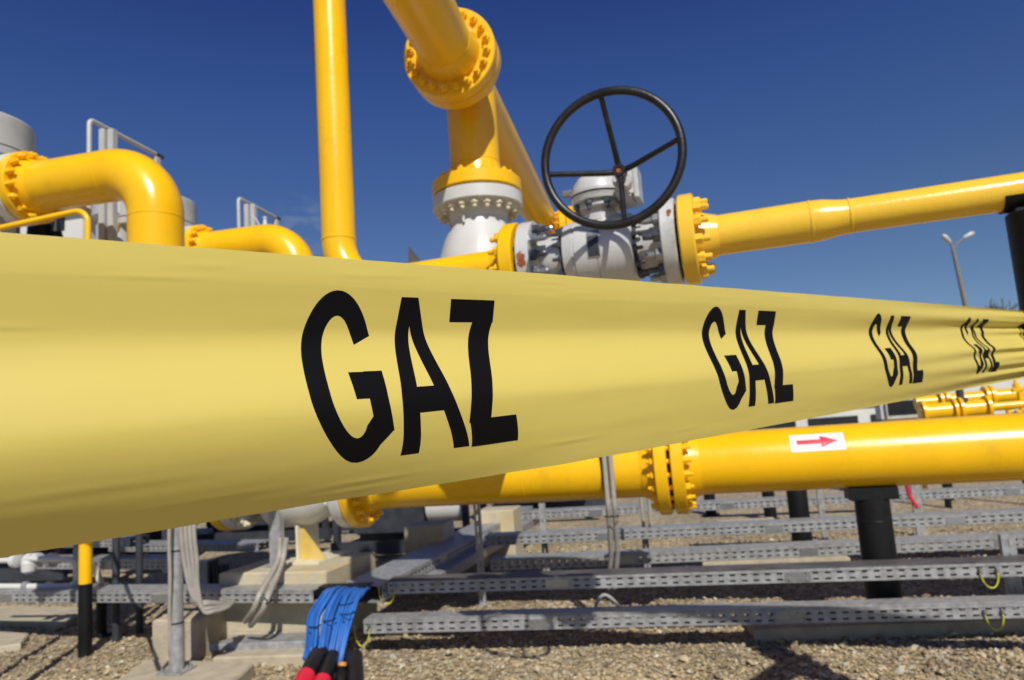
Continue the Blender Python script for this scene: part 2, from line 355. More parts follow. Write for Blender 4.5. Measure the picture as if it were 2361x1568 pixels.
def word(s_):
    mb = MB()
    # G
    cxs, cyt, ro, rt, io, it = .0605, .485, .0605, .352, .0300, .248
    A = []; B = []
    for k in range(61):
        # from the upper right terminal over the top and the left side to the lower right
        qa_ = math.radians(28+(306-28)*k/60); qb_ = math.radians(31+(307-31)*k/60)
        A.append((cxs+ro*math.cos(qa_), cyt-rt*math.sin(qa_))); B.append((cxs+io*math.cos(qb_), cyt-it*math.sin(qb_)))
    strip(mb, s_, A, B, 90, 8, .00016)
    strip(mb, s_, [A[-1], (.1215, .712)], [B[-1], (.0905, .648)], 10, 8, .00022)
    strip(mb, s_, [(.0905, .466), (.0905, .652)], [(.1215, .466), (.1215, .716)], 24, 6, .00028)
    strip(mb, s_, [(.066, .468), (.1215, .468)], [(.070, .575), (.1215, .575)], 12, 8, .00034)
    # A
    strip(mb, s_, [(.168, .15), (.131, .83)], [(.1905, .15), (.1635, .83)], 60, 6, .00016)
    strip(mb, s_, [(.1755, .15), (.229, .83)], [(.199, .15), (.260, .83)], 60, 6, .00022)
    strip(mb, s_, [(.152, .54), (.229, .54)], [(.146, .65), (.238, .65)], 18, 8, .00028)
    # Z
    strip(mb, s_, [(.2630, .150), (.3570, .150)], [(.2630, .258), (.3570, .258)], 18, 8, .00016)
    strip(mb, s_, [(.3130, .24), (.2605, .72)], [(.3570, .24), (.306, .72)], 44, 6, .00022)
    strip(mb, s_, [(.2625, .705), (.3630, .705)], [(.2650, .835), (.3650, .835)], 18, 8, .00028)
    o = mb.build('lettering', M['ink'], tw, 0); o.data.shade_smooth(); return o
for k in range(-3, 5): word(k)

# black post at the right that carries the upper pipe and holds the tape
_q = P(1640, 545, 2.99); _e = (_q-G(1150, 617, _q.z)).normalized(); pc = at_u(_q, _e, 2386); pbx, pby = pc.x, pc.y
ring = V((pbx, pby, (P0+T3*4.5).z))
mb = MB()
for k in range(5):
    mb.tube([ring+V((math.cos(a)*.109, math.sin(a)*.109, (k-2)*.016+.004*math.sin(3*a+k))) for a in [i*2*math.pi/32 for i in range(33)]], .007+.002*(k % 2), 8)
mb.build('knot', M['tape'], tw, 60)

# ================================================================== UPPER PIPE LINE WITH VALVE
A0 = P(1640, 545, 2.99); A1 = G(1150, 617, A0.z); E = (A0-A1).normalized()      # E runs to the right along this line
DE = Z.cross(E).normalized()                                                    # horizontally away from the camera
def ax(u): return at_u(A0, E, u)
rp = .084
t1 = thing('vertical_pipe', 'tall yellow pipe rising out of the picture and bending towards the silver valve', 'pipe', ax(784))
corner = ax(786); top = corner+Z*3.2
path = fillet([top, corner, ax(1165)], .25)
MB().tube(path, rp, 40).build('pipe', M['yellow'], t1, 30)
weld(t1, corner+Z*.262, Z, rp, M['yellow']); weld(t1, corner+E*.262, E, rp, M['yellow'])
fl0 = ax(1207)
flange(t1, fl0, -E, .190, .062, rp, M['yellow'], 12, .0235, .07)
# valve
tv = thing('ball_valve', 'silver grey ball valve with rust patches bolted between two yellow flanges', 'valve', ax(1390))
def vl(u0_, u1_, r, name='body', m='valve', bev=.006, r1=None):
    a, b_ = ax(u0_), ax(u1_); return MB().cyl(a, b_, r, r1, 56, bev).build(name, M[m], tv, 30)
gap0 = ax(1215); gap1 = ax(1566)
f1 = MB().lathe(gap0, E, [(0, .178), (.005, .184), (.055, .184), (.06, .179), (.06, .115), (.09, .098), (.17, .098)], 56).build('flange', M['valve'], tv, 30)
f2 = MB().lathe(gap1, -E, [(0, .178), (.005, .184), (.055, .184), (.06, .179), (.06, .115), (.09, .098), (.17, .098)], 56).build('flange', M['valve'], tv, 30)
for (fl_, g_, s_) in ((f1, gap0, 1), (f2, gap1, -1)):
    for (ph_, m_) in ((.5, 'steel'), (1.0, 'zinc')): bolts(fl_, g_+E*(.06*s_), E*s_, .146, 6, .0265, M[m_], 1.7, phase=ph_)
for (a_, s_) in ((gap0, -1), (gap1, 1)):      # studs in the gap between the flange pairs
    for i in range(12):
        q = 2*math.pi*(i+.5)/12; p = a_+(Z*math.cos(q)+DE*math.sin(q))*.146
        MB().cyl(p-E*.03*s_*0, p+E*(.035*s_), .011, None, 10).build('stud', M['dark'], f1 if s_ < 0 else f2)
    MB().cyl(a_+E*(-.0*s_), a_+E*(.03*s_), .10, None, 40).build('gasket', M['dark'], f1 if s_ < 0 else f2)
b0, b1, b2, b3 = ax(1311), ax(1345), ax(1450), ax(1468)
Lb = (b3-b0).length
body = MB().lathe(b0, E, [(0, .128), (.006, .142), (.05, .150), (.053, .145), (.057, .145), (.060, .152), (Lb*.50, .153), (Lb*.50+.002, .148), (Lb*.50+.005, .148), (Lb*.50+.007, .153), (Lb-.05, .153), (Lb-.008, .150), (Lb, .138)], 72).build('body', M['valve'], tv, 25)
MB().cyl(ax(1245), b0+E*.01, .098, .104, 48).build('body_neck', M['valve'], tv); MB().cyl(b3-E*.01, ax(1536), .100, .092, 48).build('body_neck', M['valve'], tv)
bolts(body, b0, -E, .124, 12, .016, M['steel'], 1.6); bolts(body, b3, E, .124, 12, .016, M['steel'], 1.6)
for (q_, s_) in ((b0, -1), (b3, 1)): MB().lathe(q_+E*(.001*s_), E*s_, [(0, .112), (.012, .112), (.013, .10)], 48).build('dark_gap_ring', M['dark'], body)  # dark rings set in the gaps at the body ends
# rating plate: curved plate on the body, facing the camera
def patch(O, axv, r, a0, a1, h0, h1, n=10, th=.0015):
    """curved plate on a cylinder; angle 0 = up, growing towards the camera side"""
    mb = MB(); vs = []; per = Z.cross(axv).normalized(); per = per if per.dot(cam_pos-O) > 0 else -per
    for h in (h0, h1):
        for i in range(n+1):
            q = a0+(a1-a0)*i/n; dr = Z*math.cos(q)+per*math.sin(q)
            vs.append(O+axv*h+dr*r); vs.append(O+axv*h+dr*(r+th))
    m_ = 2*(n+1); fs = []
    for i in range(n):
        a = 2*i; fs += [(a+1, a+3, m_+a+3, m_+a+1), (a, m_+a, m_+a+2, a+2), (a, a+2, a+3, a+1), (m_+a, m_+a+1, m_+a+3, m_+a+2)]
    fs += [(0, 1, m_+1, m_), (2*n, m_+2*n, m_+2*n+1, 2*n+1)]
    return mb.add(vs, fs)
bc = ax(1386); hb = (bc-b0).length
pl = patch(b0, E, .1535, 1.12, 1.92, hb-.030, hb+.024).build('nameplate', M['zinc'], tv)
pl2 = patch(b0, E, .1553, 1.30, 1.88, hb-.026, hb+.020, th=.0006).build('nameplate_print', M['dark'], pl)
# rust patches on the flange rims
def rust_patch(O, axv, r, a0, a1, h0, h1, seed, par):
    mb = MB(); per = Z.cross(axv).normalized(); per = per if per.dot(cam_pos-O) > 0 else -per; rn = random.Random(seed)
    k = 16; pts = []
    for i in range(k):
        q = 2*math.pi*i/k; rr = rn.uniform(.55, 1.0)
        pts.append(((h0+h1)/2+(h1-h0)/2*rr*math.cos(q), (a0+a1)/2+(a1-a0)/2*rr*math.sin(q)))
    c_ = ((h0+h1)/2, (a0+a1)/2)
    def W(h, q): return O+axv*h+(Z*math.cos(q)+per*math.sin(q))*r
    mb.add([W(*c_)]+[W(*p) for p in pts], [(0, i+1, (i+1) % k+1) for i in range(k)]); return mb.build('rust_patch', M['rust'], par, 0)
rust_patch(gap0, E, .1848, 1.45, 1.95, .004, .054, 1, f1); rust_patch(gap0, E, .1848, 1.5, 1.75, .006, .03, 2, f1)
rust_patch(gap1, -E, .1848, .95, 1.22, .006, .03, 5, f2)
# stem, gearbox
gc = ax(1392)
zt = gc.z+.148
MB().lathe(V((gc.x, gc.y, zt-.02)), Z, [(0, .088), (.030, .088), (.034, .070), (.062, .066), (.064, .100), (.082, .100), (.086, .095)], 48).build('stem', M['valve'], tv, 30)
zg = zt+.066
gb = MB().lathe(V((gc.x, gc.y, zg)), Z, [(0, .095), (.004, .118), (.030, .124), (.036, .128), (.050, .128), (.055, .118), (.095, .108), (.105, .100), (.110, .094), (.118, .090)], 56).build('gearbox', M['valve'], tv, 28)
bolts(gb, V((gc.x, gc.y, zg+.116)), Z, .07, 8, .011, M['zinc'], 0); bolts(gb, V((gc.x, gc.y, zg-.002)), -Z, .105, 8, .017, M['steel'], 1.5)
MB().lathe(V((gc.x, gc.y, zg+.031)), Z, [(0, .1265), (.004, .1295), (.008, .1265)], 56).build('joint_line', M['dark'], gb, 30)
# worm housing on the right of the gearbox with the shaft coming towards the camera
hubc = P(1424, 397, 2.80)
sh = V((hubc.x, hubc.y, hubc.z)); wdirn = -DE                                # the wheel looks towards the camera
back = sh+DE*.30
MB().box(sh+DE*.22+E*.0, E, DE, Z, .075, .20, .12, .012).build('worm_housing', M['valve'], tv, 40)
MB().box(sh+DE*.20+E*.048, E, DE, Z, .02, .13, .14, .004).build('side_cover', M['valve'], tv, 40)
MB().cyl(sh-DE*.01, sh+DE*.13, .019, None, 20).build('shaft', M['wheel'], tv)
MB().cyl(sh+DE*.09, sh+DE*.125, .04, None, 28, .004).build('shaft_collar', M['valve'], tv)
MB().cyl(V((gc.x, gc.y, zg+.07))-E*.11-DE*.02, V((gc.x, gc.y, zg+.07))-E*.155-DE*.02, .018, None, 8).build('stop_screw', M['zinc'], tv)
# handwheel
wv = thing('handwheel_tmp', '', '', sh) if False else None
Rw = .257; sh = sh+E*.008; ctr = sh-DE*.165
wheel = MB().tube([ctr+(E*math.cos(a)+Z*math.sin(a))*Rw for a in [i*2*math.pi/96 for i in range(97)]], .0165, 16, caps=False).build('handwheel', M['wheel'], tv, 60)
hub = MB().lathe(sh+DE*.03, -DE, [(0, .020), (.002, .026), (.052, .026), (.056, .023), (.056, .013), (.045, .012)], 32).build('hub', M['wheel'], wheel, 30)
MB().lathe(sh-DE*.018, -DE, [(0, .011), (.003, .010)], 20).build('hub_pin', M['rust'], wheel)
for (u_, v_) in ((1385, 222), (1567, 320), (1258, 404), (1440, 512)):
    # direction of each spoke taken in the wheel's own plane
    rr = ray(u_, v_); tq = (ctr-cam_pos).dot(DE)/rr.dot(DE); pt = cam_pos+rr*tq; dr = (pt-ctr).normalized()*(Rw-.006)
    MB().tube([sh-DE*.005+dr.normalized()*.018, sh-DE*.03+dr*.25, ctr+dr], [.0125, .0115, .0105], 12).build('spoke', M['wheel'], wheel, 60)
# right pipe with reducer
t2 = thing('reducing_pipe', 'glossy yellow pipe narrowing to the right of the silver valve', 'pipe', ax(1640))
g0 = ax(1573)
flange(t2, g0, E, .192, .064, rp, M['yellow2'], 12, .0245, .085)
ra, rb = ax(1868), ax(1958); rn_ = .068
L1_ = (ra-g0).length-.14
# the line drops a little through an eccentric reducer: its top stays level
MB().lathe(g0+E*.14, E, [(0, rp), (L1_, rp)], 48).build('pipe', M['yellow2'], t2, 30)
lr = (rb-ra).length
MB().lathe(ra, E, [(0, rp), (lr*.12, rp*.995), (lr*.35, rp*.97), (lr*.7, rn_*1.06), (lr*.9, rn_*1.01), (lr, rn_)], 48).build('reducer', M['yellow2'], t2, 60)
end = V((pbx, pby, 0)); end = A0+E*((end-A0).dot(E)+1.6)
MB().cyl(rb, end, rn_, None, 48).build('pipe', M['yellow2'], t2)
weld(t2, ra, E, rp, M['yellow2']); weld(t2, rb, E, rn_+.001, M['yellow2']); weld(t2, ax(1650), E, rp, M['yellow2'])
# support post under it
tp = thing('support_post', 'tall black steel post cut by the right edge, carrying the upper yellow pipe', 'post', V((pbx, pby, 0)), 'black pipe support posts')
zc = (A0+E*((V((pbx, pby, 0))-A0).dot(E))).z-rn_
MB().cyl(V((pbx, pby, 0)), V((pbx, pby, zc-.02)), .104, None, 40).build('post', M['black'], tp)
MB().box(V((pbx, pby, zc-.016))+E*.06, E, DE, Z, .30, .12, .02, .003).build('top_plate', M['black'], tp, 40)
sdl = MB(); prf = []
for i in range(13):
    q = math.radians(-68+136*i/12); prf.append((math.sin(q), -math.cos(q)))
cc = A0+E*((V((pbx, pby, 0))-A0).dot(E)-.115)
vs = []
for hh in (0, .36):
    for (a_, b_) in prf:
        vs.append(cc+E*hh+(DE*a_+Z*b_)*(rn_+.0015)); vs.append(cc+E*hh+(DE*a_+Z*b_)*(rn_+.008))
kk = len(prf)*2
fs = []
for i in range(len(prf)-1):
    a = 2*i; fs += [(a, a+2, kk+a+2, kk+a), (a+1, kk+a+1, kk+a+3, a+3), (a, a+1, a+3, a+2), (kk+a, kk+a+2, kk+a+3, kk+a+1)]
fs += [(0, kk, kk+1, 1), (kk-2, kk-1, 2*kk-1, 2*kk-2)]
MB().add(vs, fs).build('saddle', M['black'], tp, 40)
MB().box(V((pbx, pby, .01)), E, DE, Z, .34, .34, .02, .003).build('base_plate', M['black'], tp)

# ================================================================== OVERHEAD PIPE, TEE AND COLUMN
r3 = .162
O0 = P(1034, 119, 4.2)
VPD = (P(1500, 1e-3, 1)-cam_pos)
colb = P(1097, 440, 4.62)
Dt = V((math.sin(math.radians(10.6)), math.cos(math.radians(10.6)), 0)); Ct = V((Dt.y, -Dt.x, 0))
tO = thing('overhead_pipe', 'yellow overhead pipe coming towards the camera from the round flange at the top', 'pipe', O0)
flange(tO, O0+Dt*.085, -Dt, .280, .085, r3, M['yellow_ovh'], 20, .024, .13, 1.16, 1.0)
MB().tube(fillet([O0-Dt*.10, O0-Dt*1.12, O0-Dt*1.12+Ct*.06+Z*2.4], .28), r3, 56).build('pipe', M['yellow_ovh'], tO)  # unseen riser above the frame, bent so its shadow misses the pipes
tT = thing('tee_pipe', 'yellow tee pipe, its column on the white valve, its long run going back', 'pipe', colb)
fo = O0+Dt*.094
flange(tT, fo, Dt, .280, .085, r3, M['yellow_ovh'], 20, .024, .12, 1.16, 1.0)
MB().cyl(O0+Dt*.0855, O0+Dt*.0935, .262, None, 64).build('gasket', M['dark'], tT)
axz = O0.z; colxy = V((colb.x, colb.y, 0))
tt_ = (colxy-V((O0.x, O0.y, 0))).dot(Dt); cpt = O0+Dt*tt_; colxy = V((cpt.x, cpt.y, 0))
zfl = zat(cpt, 452)
dend = at_u(O0, Dt, 1240)
MB().cyl(O0+Dt*.27, dend, r3, None, 64).build('pipe', M['yellow_ovh'], tT)
MB().cyl(V((cpt.x, cpt.y, axz)), V((cpt.x, cpt.y, zfl+.16)), r3, None, 64).build('column', M['yellow_ovh'], tT)
for zz in (zfl+.21,): weld(tT, V((cpt.x, cpt.y, zz)), Z, r3, M['yellow_ovh'])
fcol = V((cpt.x, cpt.y, zfl))
flange(tT, fcol, Z, .290, .085, r3, M['yellow'], 20, .025, .11, 1.12, .6)
# end of the rear run: bend down and a flange
ebow = fillet([dend, dend+Dt*.40, dend+Dt*.40-Z*.9], .30)
MB().tube(ebow, r3, 40).build('elbow', M['yellow'], tT, 30)
of = dend+Dt*.40+Ct*.27-Z*.12
MB().cyl(dend+Dt*.40-Z*.12, of-Ct*.05, r3*.9, None, 40).build('branch', M['yellow'], tT)
flange(tT, of, -Ct, .27, .07, r3*.9, M['yellow'], 16, .024, .04, 1.1)
flange(tT, of+Ct*.008, Ct, .27, .07, r3*.9, M['yellow'], 16, .024, .06, 1.1)
# white valve under the column
tW = thing('plug_valve', 'large white valve under the thick yellow column, ring of pale nuts below its flange', 'valve', fcol)
fw = MB().lathe(fcol-Z*.012, -Z, [(0, .284), (.005, .290), (.080, .290), (.086, .284), (.087, .205)], 64).build('flange', M['white'], tW, 30)
bolts(fw, fcol-Z*.098, -Z, .247, 20, .026, M['cream'], .9)
MB().cyl(fcol-Z*.011, fcol-Z*.001, .262, None, 64).build('gasket', M['dark'], tW)
MB().lathe(fcol-Z*.095, -Z, [(0, .205), (.06, .185), (.09, .178), (.14, .195), (.20, .228), (.30, .262), (.42, .285), (.55, .285), (.62, .27), (.70, .22), (.75, .19), (.80, .185)], 64).build('body', M['white'], tW, 40)
MB().tube(fillet([fcol-Z*.86, fcol-Z*1.10, fcol-Z*1.10+Dt*1.6], .2), r3, 32).build('outlet_pipe', M['yellow'], tW, 30)
# small lug on the white body
MB().box(fcol-Z*.20+(-Dt)*.185+Ct*(-.05), Ct, Dt, Z, .012, .05, .05, .002).build('lifting_lug', M['white'], tW)
# small grey bracket seen left of the white valve
pb = P(944, 612, 4.9)
tg = MB().prism([P(941, 568, 4.9), P(941, 625, 4.9), P(990, 625, 4.9), P(967, 602, 4.9)], Dt*.05).build('bracket_plate', M['galv2'], smooth=0)
tag(tg, 'small grey pointed metal plate left of the large white valve', 'bracket')
rl = MB().cyl(P(966, 612, 5.0), P(1030, 597, 5.0), .012, None, 10).build('thin_rod', M['white']); tag(rl, 'thin white rod beside the base of the large white valve', 'rod')

# ================================================================== LEFT: ELBOW PIPES, FILTER VESSELS, PLATFORM RAILS
TL = math.radians(11.2); DL = V((math.sin(TL), math.cos(TL), 0)); CL = V((DL.y, -DL.x, 0))
def elbow_pipe(off, lab):
    v0 = P(360, 520, 4.43)+off; zc_ = zat(P(360, 520, 4.43), 389)+off.z
    cor = V((v0.x, v0.y, zc_)); fx = cor-CL*.955
    t_ = thing('elbow_pipe', lab, 'pipe', cor, 'yellow elbow pipes leaving the filter vessels')
    pts = fillet([fx+CL*.11, cor, cor-Z*1.6, cor-Z*1.6+DL*1.2], .31, 20)
    MB().tube(pts, r3, 56).build('pipe', M['yellow'], t_, 30)
    weld(t_, cor-Z*.325, Z, r3, M['yellow']); weld(t_, cor-CL*.325, CL, r3, M['yellow'])
    flange(t_, fx, CL, .235, .06, r3, M['yellow'], 16, .024, .07, 1.12, 1.0)
    return cor, fx
def vessel(off, cor, fx, lab):
    vc = fx-CL*.46
    t_ = thing('filter_vessel', lab, 'vessel', V((vc.x, vc.y, 0)), 'grey filter vessels behind the tape')
    fw_ = MB().lathe(fx-CL*.008, -CL, [(0, .230), (.005, .236), (.07, .236), (.076, .23), (.077, .185), (.12, .168), (.3, .168)], 48).build('nozzle', M['white'], t_, 30)
    bolts(fw_, fx-CL*.085, -CL, .206, 16, .022, M['white'], .8)
    v3 = V((vc.x, vc.y, 0))
    zt_ = cor.z+.42
    MB().lathe(v3+Z*(cor.z-1.3), Z, [(0, .26), (1.45, .26), (1.47, .275), (1.52, .275)], 64).build('body', M['galv2'], t_, 30)
    MB().lathe(v3+Z*(zt_-.195), Z, [(0, .36), (.006, .366), (.055, .366), (.06, .36), (.06, .335), (.065, .335), (.07, .366), (.27, .366), (.285, .355), (.29, .33)], 64).build('lid', M['galv2'], t_, 30)
    for q in (-1, 1): MB().cyl(v3+CL*.16*q, v3+CL*.16*q+Z*(cor.z-1.28), .03, None, 16).build('leg', M['dark'], t_)
def rail(off, lab):
    a = P(206, 275, 5.0)+off; b = at_u(P(206, 275, 5.0), DL, 360)+off
    t_ = thing('platform_railing', lab, 'railing', V((a.x, a.y, a.z-1.1)), 'grey platform railings')
    MB().tube(fillet([a-Z*1.1, a, b], .04, 8), .017, 12).build('rail', M['galv2'], t_, 60)
    m_ = a+DL*.10
    for q in (0, 1): MB().box(m_+CL*(.030+.055*q)-Z*.72+DL*(.02*q), CL, DL, Z, .045, .05, 1.36, .003).build('post', M['galv2'], t_)
    MB().box(b-Z*.55, CL, DL, Z, .05, .05, 1.05, .003).build('post', M['galv2'], t_)
    MB().cyl(b-DL*.01, b+DL*.07, .019, None, 12).build('end_cap', M['dark'], t_)
    MB().cyl(a-Z*.45, b-Z*.45, .012, None, 10).build('mid_rail', M['galv2'], t_)
    MB().box(a-Z*1.12+DL*.5-CL*.35, CL, DL, Z, .9, 1.2, .04, .004).build('deck', M['galv2'], t_)
stepv = DL*1.78
cor1, fx1 = elbow_pipe(V(), 'large near yellow elbow pipe at the left, bending down behind the tape')
cor2, fx2 = elbow_pipe(stepv, 'farther yellow elbow pipe whose top just shows over the tape')
vessel(V(), cor1, fx1, 'grey lidded filter vessel cut by the left edge beside the near elbow')
vessel(stepv, cor2, fx2, 'grey lidded filter vessel showing behind the near yellow elbow')
rail(V(), 'grey railing rising above the near yellow elbow pipe')
rail(stepv*1.02, 'smaller grey railing above the farther yellow elbow pipe')
# yellow handrail low at the left edge
_m = G(196, 1512, 0); ya = P(-260, 583, 3.85); yb = P(203, 481, 3.75)
yl = MB().tube(fillet([ya, yb, V((yb.x, yb.y, 1.24)), V((_m.x, _m.y, 1.24))], .07, 8), .0155, 14).build('handrail', M['yellow'], smooth=60)
tag(yl, 'slim yellow handrail bending down at the left above the tape', 'handrail')
# small pipes and instruments on the back vessels
def stub(u, v, d, lab, h=.16):
    p = P(u, v, d); t_ = thing('vent_valve', lab, 'vent', p)
    MB().lathe(p, Z, [(0, .035), (.03, .035), (.035, .05), (.07, .05), (.075, .03), (.11, .028), (.12, .02), (h, .016)], 20).build('body', M['white'], t_, 30)
    MB().lathe(p+Z*h, Z, [(0, .010), (.008, .02), (.022, .02), (.03, .008)], 14).build('cap', M['white'], t_)
    return t_
stub(612, 545, 6.6, 'small white vent standing over the farther yellow elbow')
q1 = P(578, 497, 6.6); t_ = MB().tube([q1, q1+V((.05, 0, -.04)), q1+V((.11, 0, -.16))], .006, 8).build('thin_antenna', M['galv2']); tag(t_, 'thin antenna rod above the farther elbow pipe', 'antenna')
# cluster behind the near elbow: small grey filter housing and cabinet
pf = P(268, 560, 6.3); tf = thing('filter_housing', 'small grey filter housing seen under the near yellow elbow', 'filter', V((pf.x, pf.y, 0)))
MB().cyl(V((pf.x, pf.y, 0)), V((pf.x, pf.y, 1.8)), .03, None, 16).build('leg', M['dark'], tf)
MB().lathe(V((pf.x, pf.y, 0)), Z, [(1.7, .10), (1.78, .16), (zat(pf, 520)-.02, .16), (zat(pf, 520), .13), (zat(pf, 508), .13), (zat(pf, 505), .19), (zat(pf, 452), .19), (zat(pf, 450), .17)], 40).build('body', M['galv2'], tf, 30)
MB().box(pf+V((.03, -.22, .1)), CL, DL, Z, .06, .06, .7, .004).build('bracket', M['galv'], tf)
pw = P(240, 522, 6.0); tag(MB().lathe(pw, CL, [(0, .05), (.02, .09), (.06, .10), (.10, .07), (.12, .03)], 20).build('yellow_cap', M['yellow'], smooth=30), 'small round yellow cap under the near elbow pipe', 'cap')
bw = P(150, 560, 9.0); tb = thing('equipment_cabin', 'pale metal cabin roof showing just above the tape at the left', 'cabin', V((bw.x, bw.y, 0)))
zr = zat(bw, 512)
MB().box(V((bw.x, bw.y, (zr+1.9)/2)), CL, DL, Z, 2.0, 1.6, zr-2.04, .01).build('wall', M['render'], tb)
MB().prism([V((bw.x, bw.y, zr-.06))+CL*-1.15-DL*.95, V((bw.x, bw.y, zr-.06))+CL*1.15-DL*.95, V((bw.x, bw.y, zr-.16))+CL*1.15-DL*.95, V((bw.x, bw.y, zr-.16))+CL*-1.15-DL*.95], DL*1.9).build('roof', M['roofgrey'], tb)
for q in (-1, 1):
    for w_ in (-1, 1): MB().box(V((bw.x, bw.y, .95))+CL*.9*q+DL*.7*w_, CL, DL, Z, .1, .1, 1.9, .004).build('leg', M['dark'], tb)
for k in range(3): MB().box(V((bw.x, bw.y, zr-.30))+CL*(-.6+.6*k)-DL*.805, CL, DL, Z, .32, .03, .22, .002).build('window', M['glass'], tb)
pk = P(95, 520, 5.2); tk = thing('actuator', 'black valve actuator with pointed cap under the near elbow flange', 'actuator', pk)
MB().lathe(pk-Z*.3, Z, [(0, .05), (.18, .055), (.2, .09), (.30, .085), (.33, .03), (.36, .02)], 24).build('body', M['black'], tk, 30)
MB().lathe(pk-Z*.28+CL*.13, Z, [(0, .05), (.16, .05), (.30, .015)], 16).build('pointed_cap', M['black'], tk, 30)

# ================================================================== LOWER LARGE PIPE
r4 = .221
B0 = P(1784, 1060, 5.1); B1 = G(905, 1108, B0.z); E4 = (B0-B1).normalized(); D4 = Z.cross(E4).normalized()
def bx(u): return at_u(B0, E4, u)
tR = thing('large_pipe', 'thick yellow pipe with a white arrow sticker at the lower right', 'pipe', B0)
pr0 = bx(1551)
flange(tR, pr0, E4, .355, .088, r4, M['yellow'], 20, .027, .11, 1.12, 1.0)
MB().cyl(pr0+E4*.19, bx(2361)+E4*2.5, r4, None, 72).build('pipe', M['yellow'], tR); weld(tR, pr0+E4*.20, E4, r4, M['yellow'])
# sticker: curved white label with the red arrow
sa_, sb_ = bx(1819), bx(1940); hs0 = (sa_-B0).dot(E4); hs1 = (sb_-B0).dot(E4)
def ang_at(u, v):
    O = bx(u); per = -D4; best = 0; bd = 1e9
    for i in range(400):
        q = .01+i*.006; pp = O+(Z*math.cos(q)+per*math.sin(q))*r4; e = abs(proj(pp)[1]-v)
        if e < bd: bd = e; best = q
    return best
qa, qb = ang_at(1878, 1001), ang_at(1878, 1040)
st_ = patch(B0, E4, r4, qa, qb, hs0, hs1, 10, .002).build('sticker', M['sticker'], tR)
def onpipe(h, q, r): return B0+E4*h+(Z*math.cos(q)+(-D4)*math.sin(q))*r
hm = hs1-hs0; dq = qb-qa
arr = [(.12, .38), (.55, .38), (.55, .20), (.87, .50), (.55, .80), (.55, .62), (.12, .62)]
mbx = MB()
def arrow_strip(poly_top, poly_bot, n=8):
    vs = []
    for i in range(n+1):
        f_ = i/n
        for j in range(5):
            g_ = j/4; h_ = poly_top[0][0]+(poly_top[1][0]-poly_top[0][0])*f_
            t0 = poly_top[0][1]+(poly_top[1][1]-poly_top[0][1])*f_; t1_ = poly_bot[0][1]+(poly_bot[1][1]-poly_bot[0][1])*f_
            vs.append(onpipe(hs0+hm*h_, qa+dq*(t0+(t1_-t0)*g_), r4+.0032))
    mbx.add(vs, [(i*5+j, (i+1)*5+j, (i+1)*5+j+1, i*5+j+1) for i in range(n) for j in range(4)])
arrow_strip([(.12, .37), (.56, .37)], [(.12, .63), (.56, .63)]); arrow_strip([(.56, .16), (.88, .495)], [(.56, .84), (.88, .505)])
mbx.build('arrow', M['arrow'], st_, 0)
tL = thing('large_pipe', 'thick yellow pipe running left under the tape to the round bolted flange', 'pipe', B1)
pl0 = bx(1542)
flange(tL, pl0, -E4, .355, .088, r4, M['yellow'], 20, .027, .11, 1.12, 1.0)
pw0 = bx(824)
MB().cyl(pl0-E4*.19, pw0+E4*.19, r4, None, 72).build('pipe', M['yellow'], tL)
flange(tL, pw0, E4, .365, .088, r4, M['yellow'], 20, .030, .12, 1.12, 1.0)
for u_ in (1040, 1216): weld(tL, bx(u_), E4, r4, M['yellow'])
# stud bodies in the gap
for i in range(20):
    q = 2*math.pi*(i+.5)/20; rc = (.355+r4*1.12)/2; p = bx(1546)+(Z*math.cos(q)+D4*math.sin(q))*rc
    MB().cyl(pl0+(p-bx(1546)), pr0+(p-bx(1546)), .017, None, 8).build('stud', M['yellow'], tL)
MB().cyl(pl0, pr0, .26, None, 40).build('gasket', M['dark'], tL)
# white valve left of it, then the next yellow flange
tWL = thing('pipeline_valve', 'white valve body on a concrete block, between yellow flanges low at the left', 'valve', bx(660))
fq = MB().lathe(pw0-E4*.008, -E4, [(0, .355), (.006, .361), (.085, .361), (.091, .355), (.092, .235), (.16, .21)], 64).build('flange', M['white'], tWL, 30)
bolts(fq, pw0-E4*.10, -E4, .30, 20, .028, M['white'], .9)
pv1 = bx(548)
LV = (pw0-pv1).length
MB().lathe(pw0-E4*.16, -E4, [(0, .21), (.04, .22), (.12, .27), (.24, .325), (.36, .34), (LV*.5, .34), (LV-.62, .30), (LV-.5, .24), (LV-.36, .21), (LV-.25, .21)], 64).build('body', M['white'], tWL, 40)
fq2 = MB().lathe(pv1, E4, [(0, .34), (.006, .346), (.08, .346), (.086, .34), (.087, .235), (.16, .21)], 64).build('flange', M['white'], tWL, 30)
bolts(fq2, pv1+E4*.09, E4, .30, 20, .028, M['cream'], .9)
tLL = thing('inlet_pipe', 'yellow pipe flange at the far left end of the low white valve', 'pipe', pv1)
flange(tLL, pv1-E4*.01, -E4, .35, .088, r4, M['yellow'], 20, .028, .12, 1.12, 1.0)
MB().cyl(pv1-E4*.2, pv1-E4*1.1, r4, None, 48).build('pipe', M['yellow'], tLL)

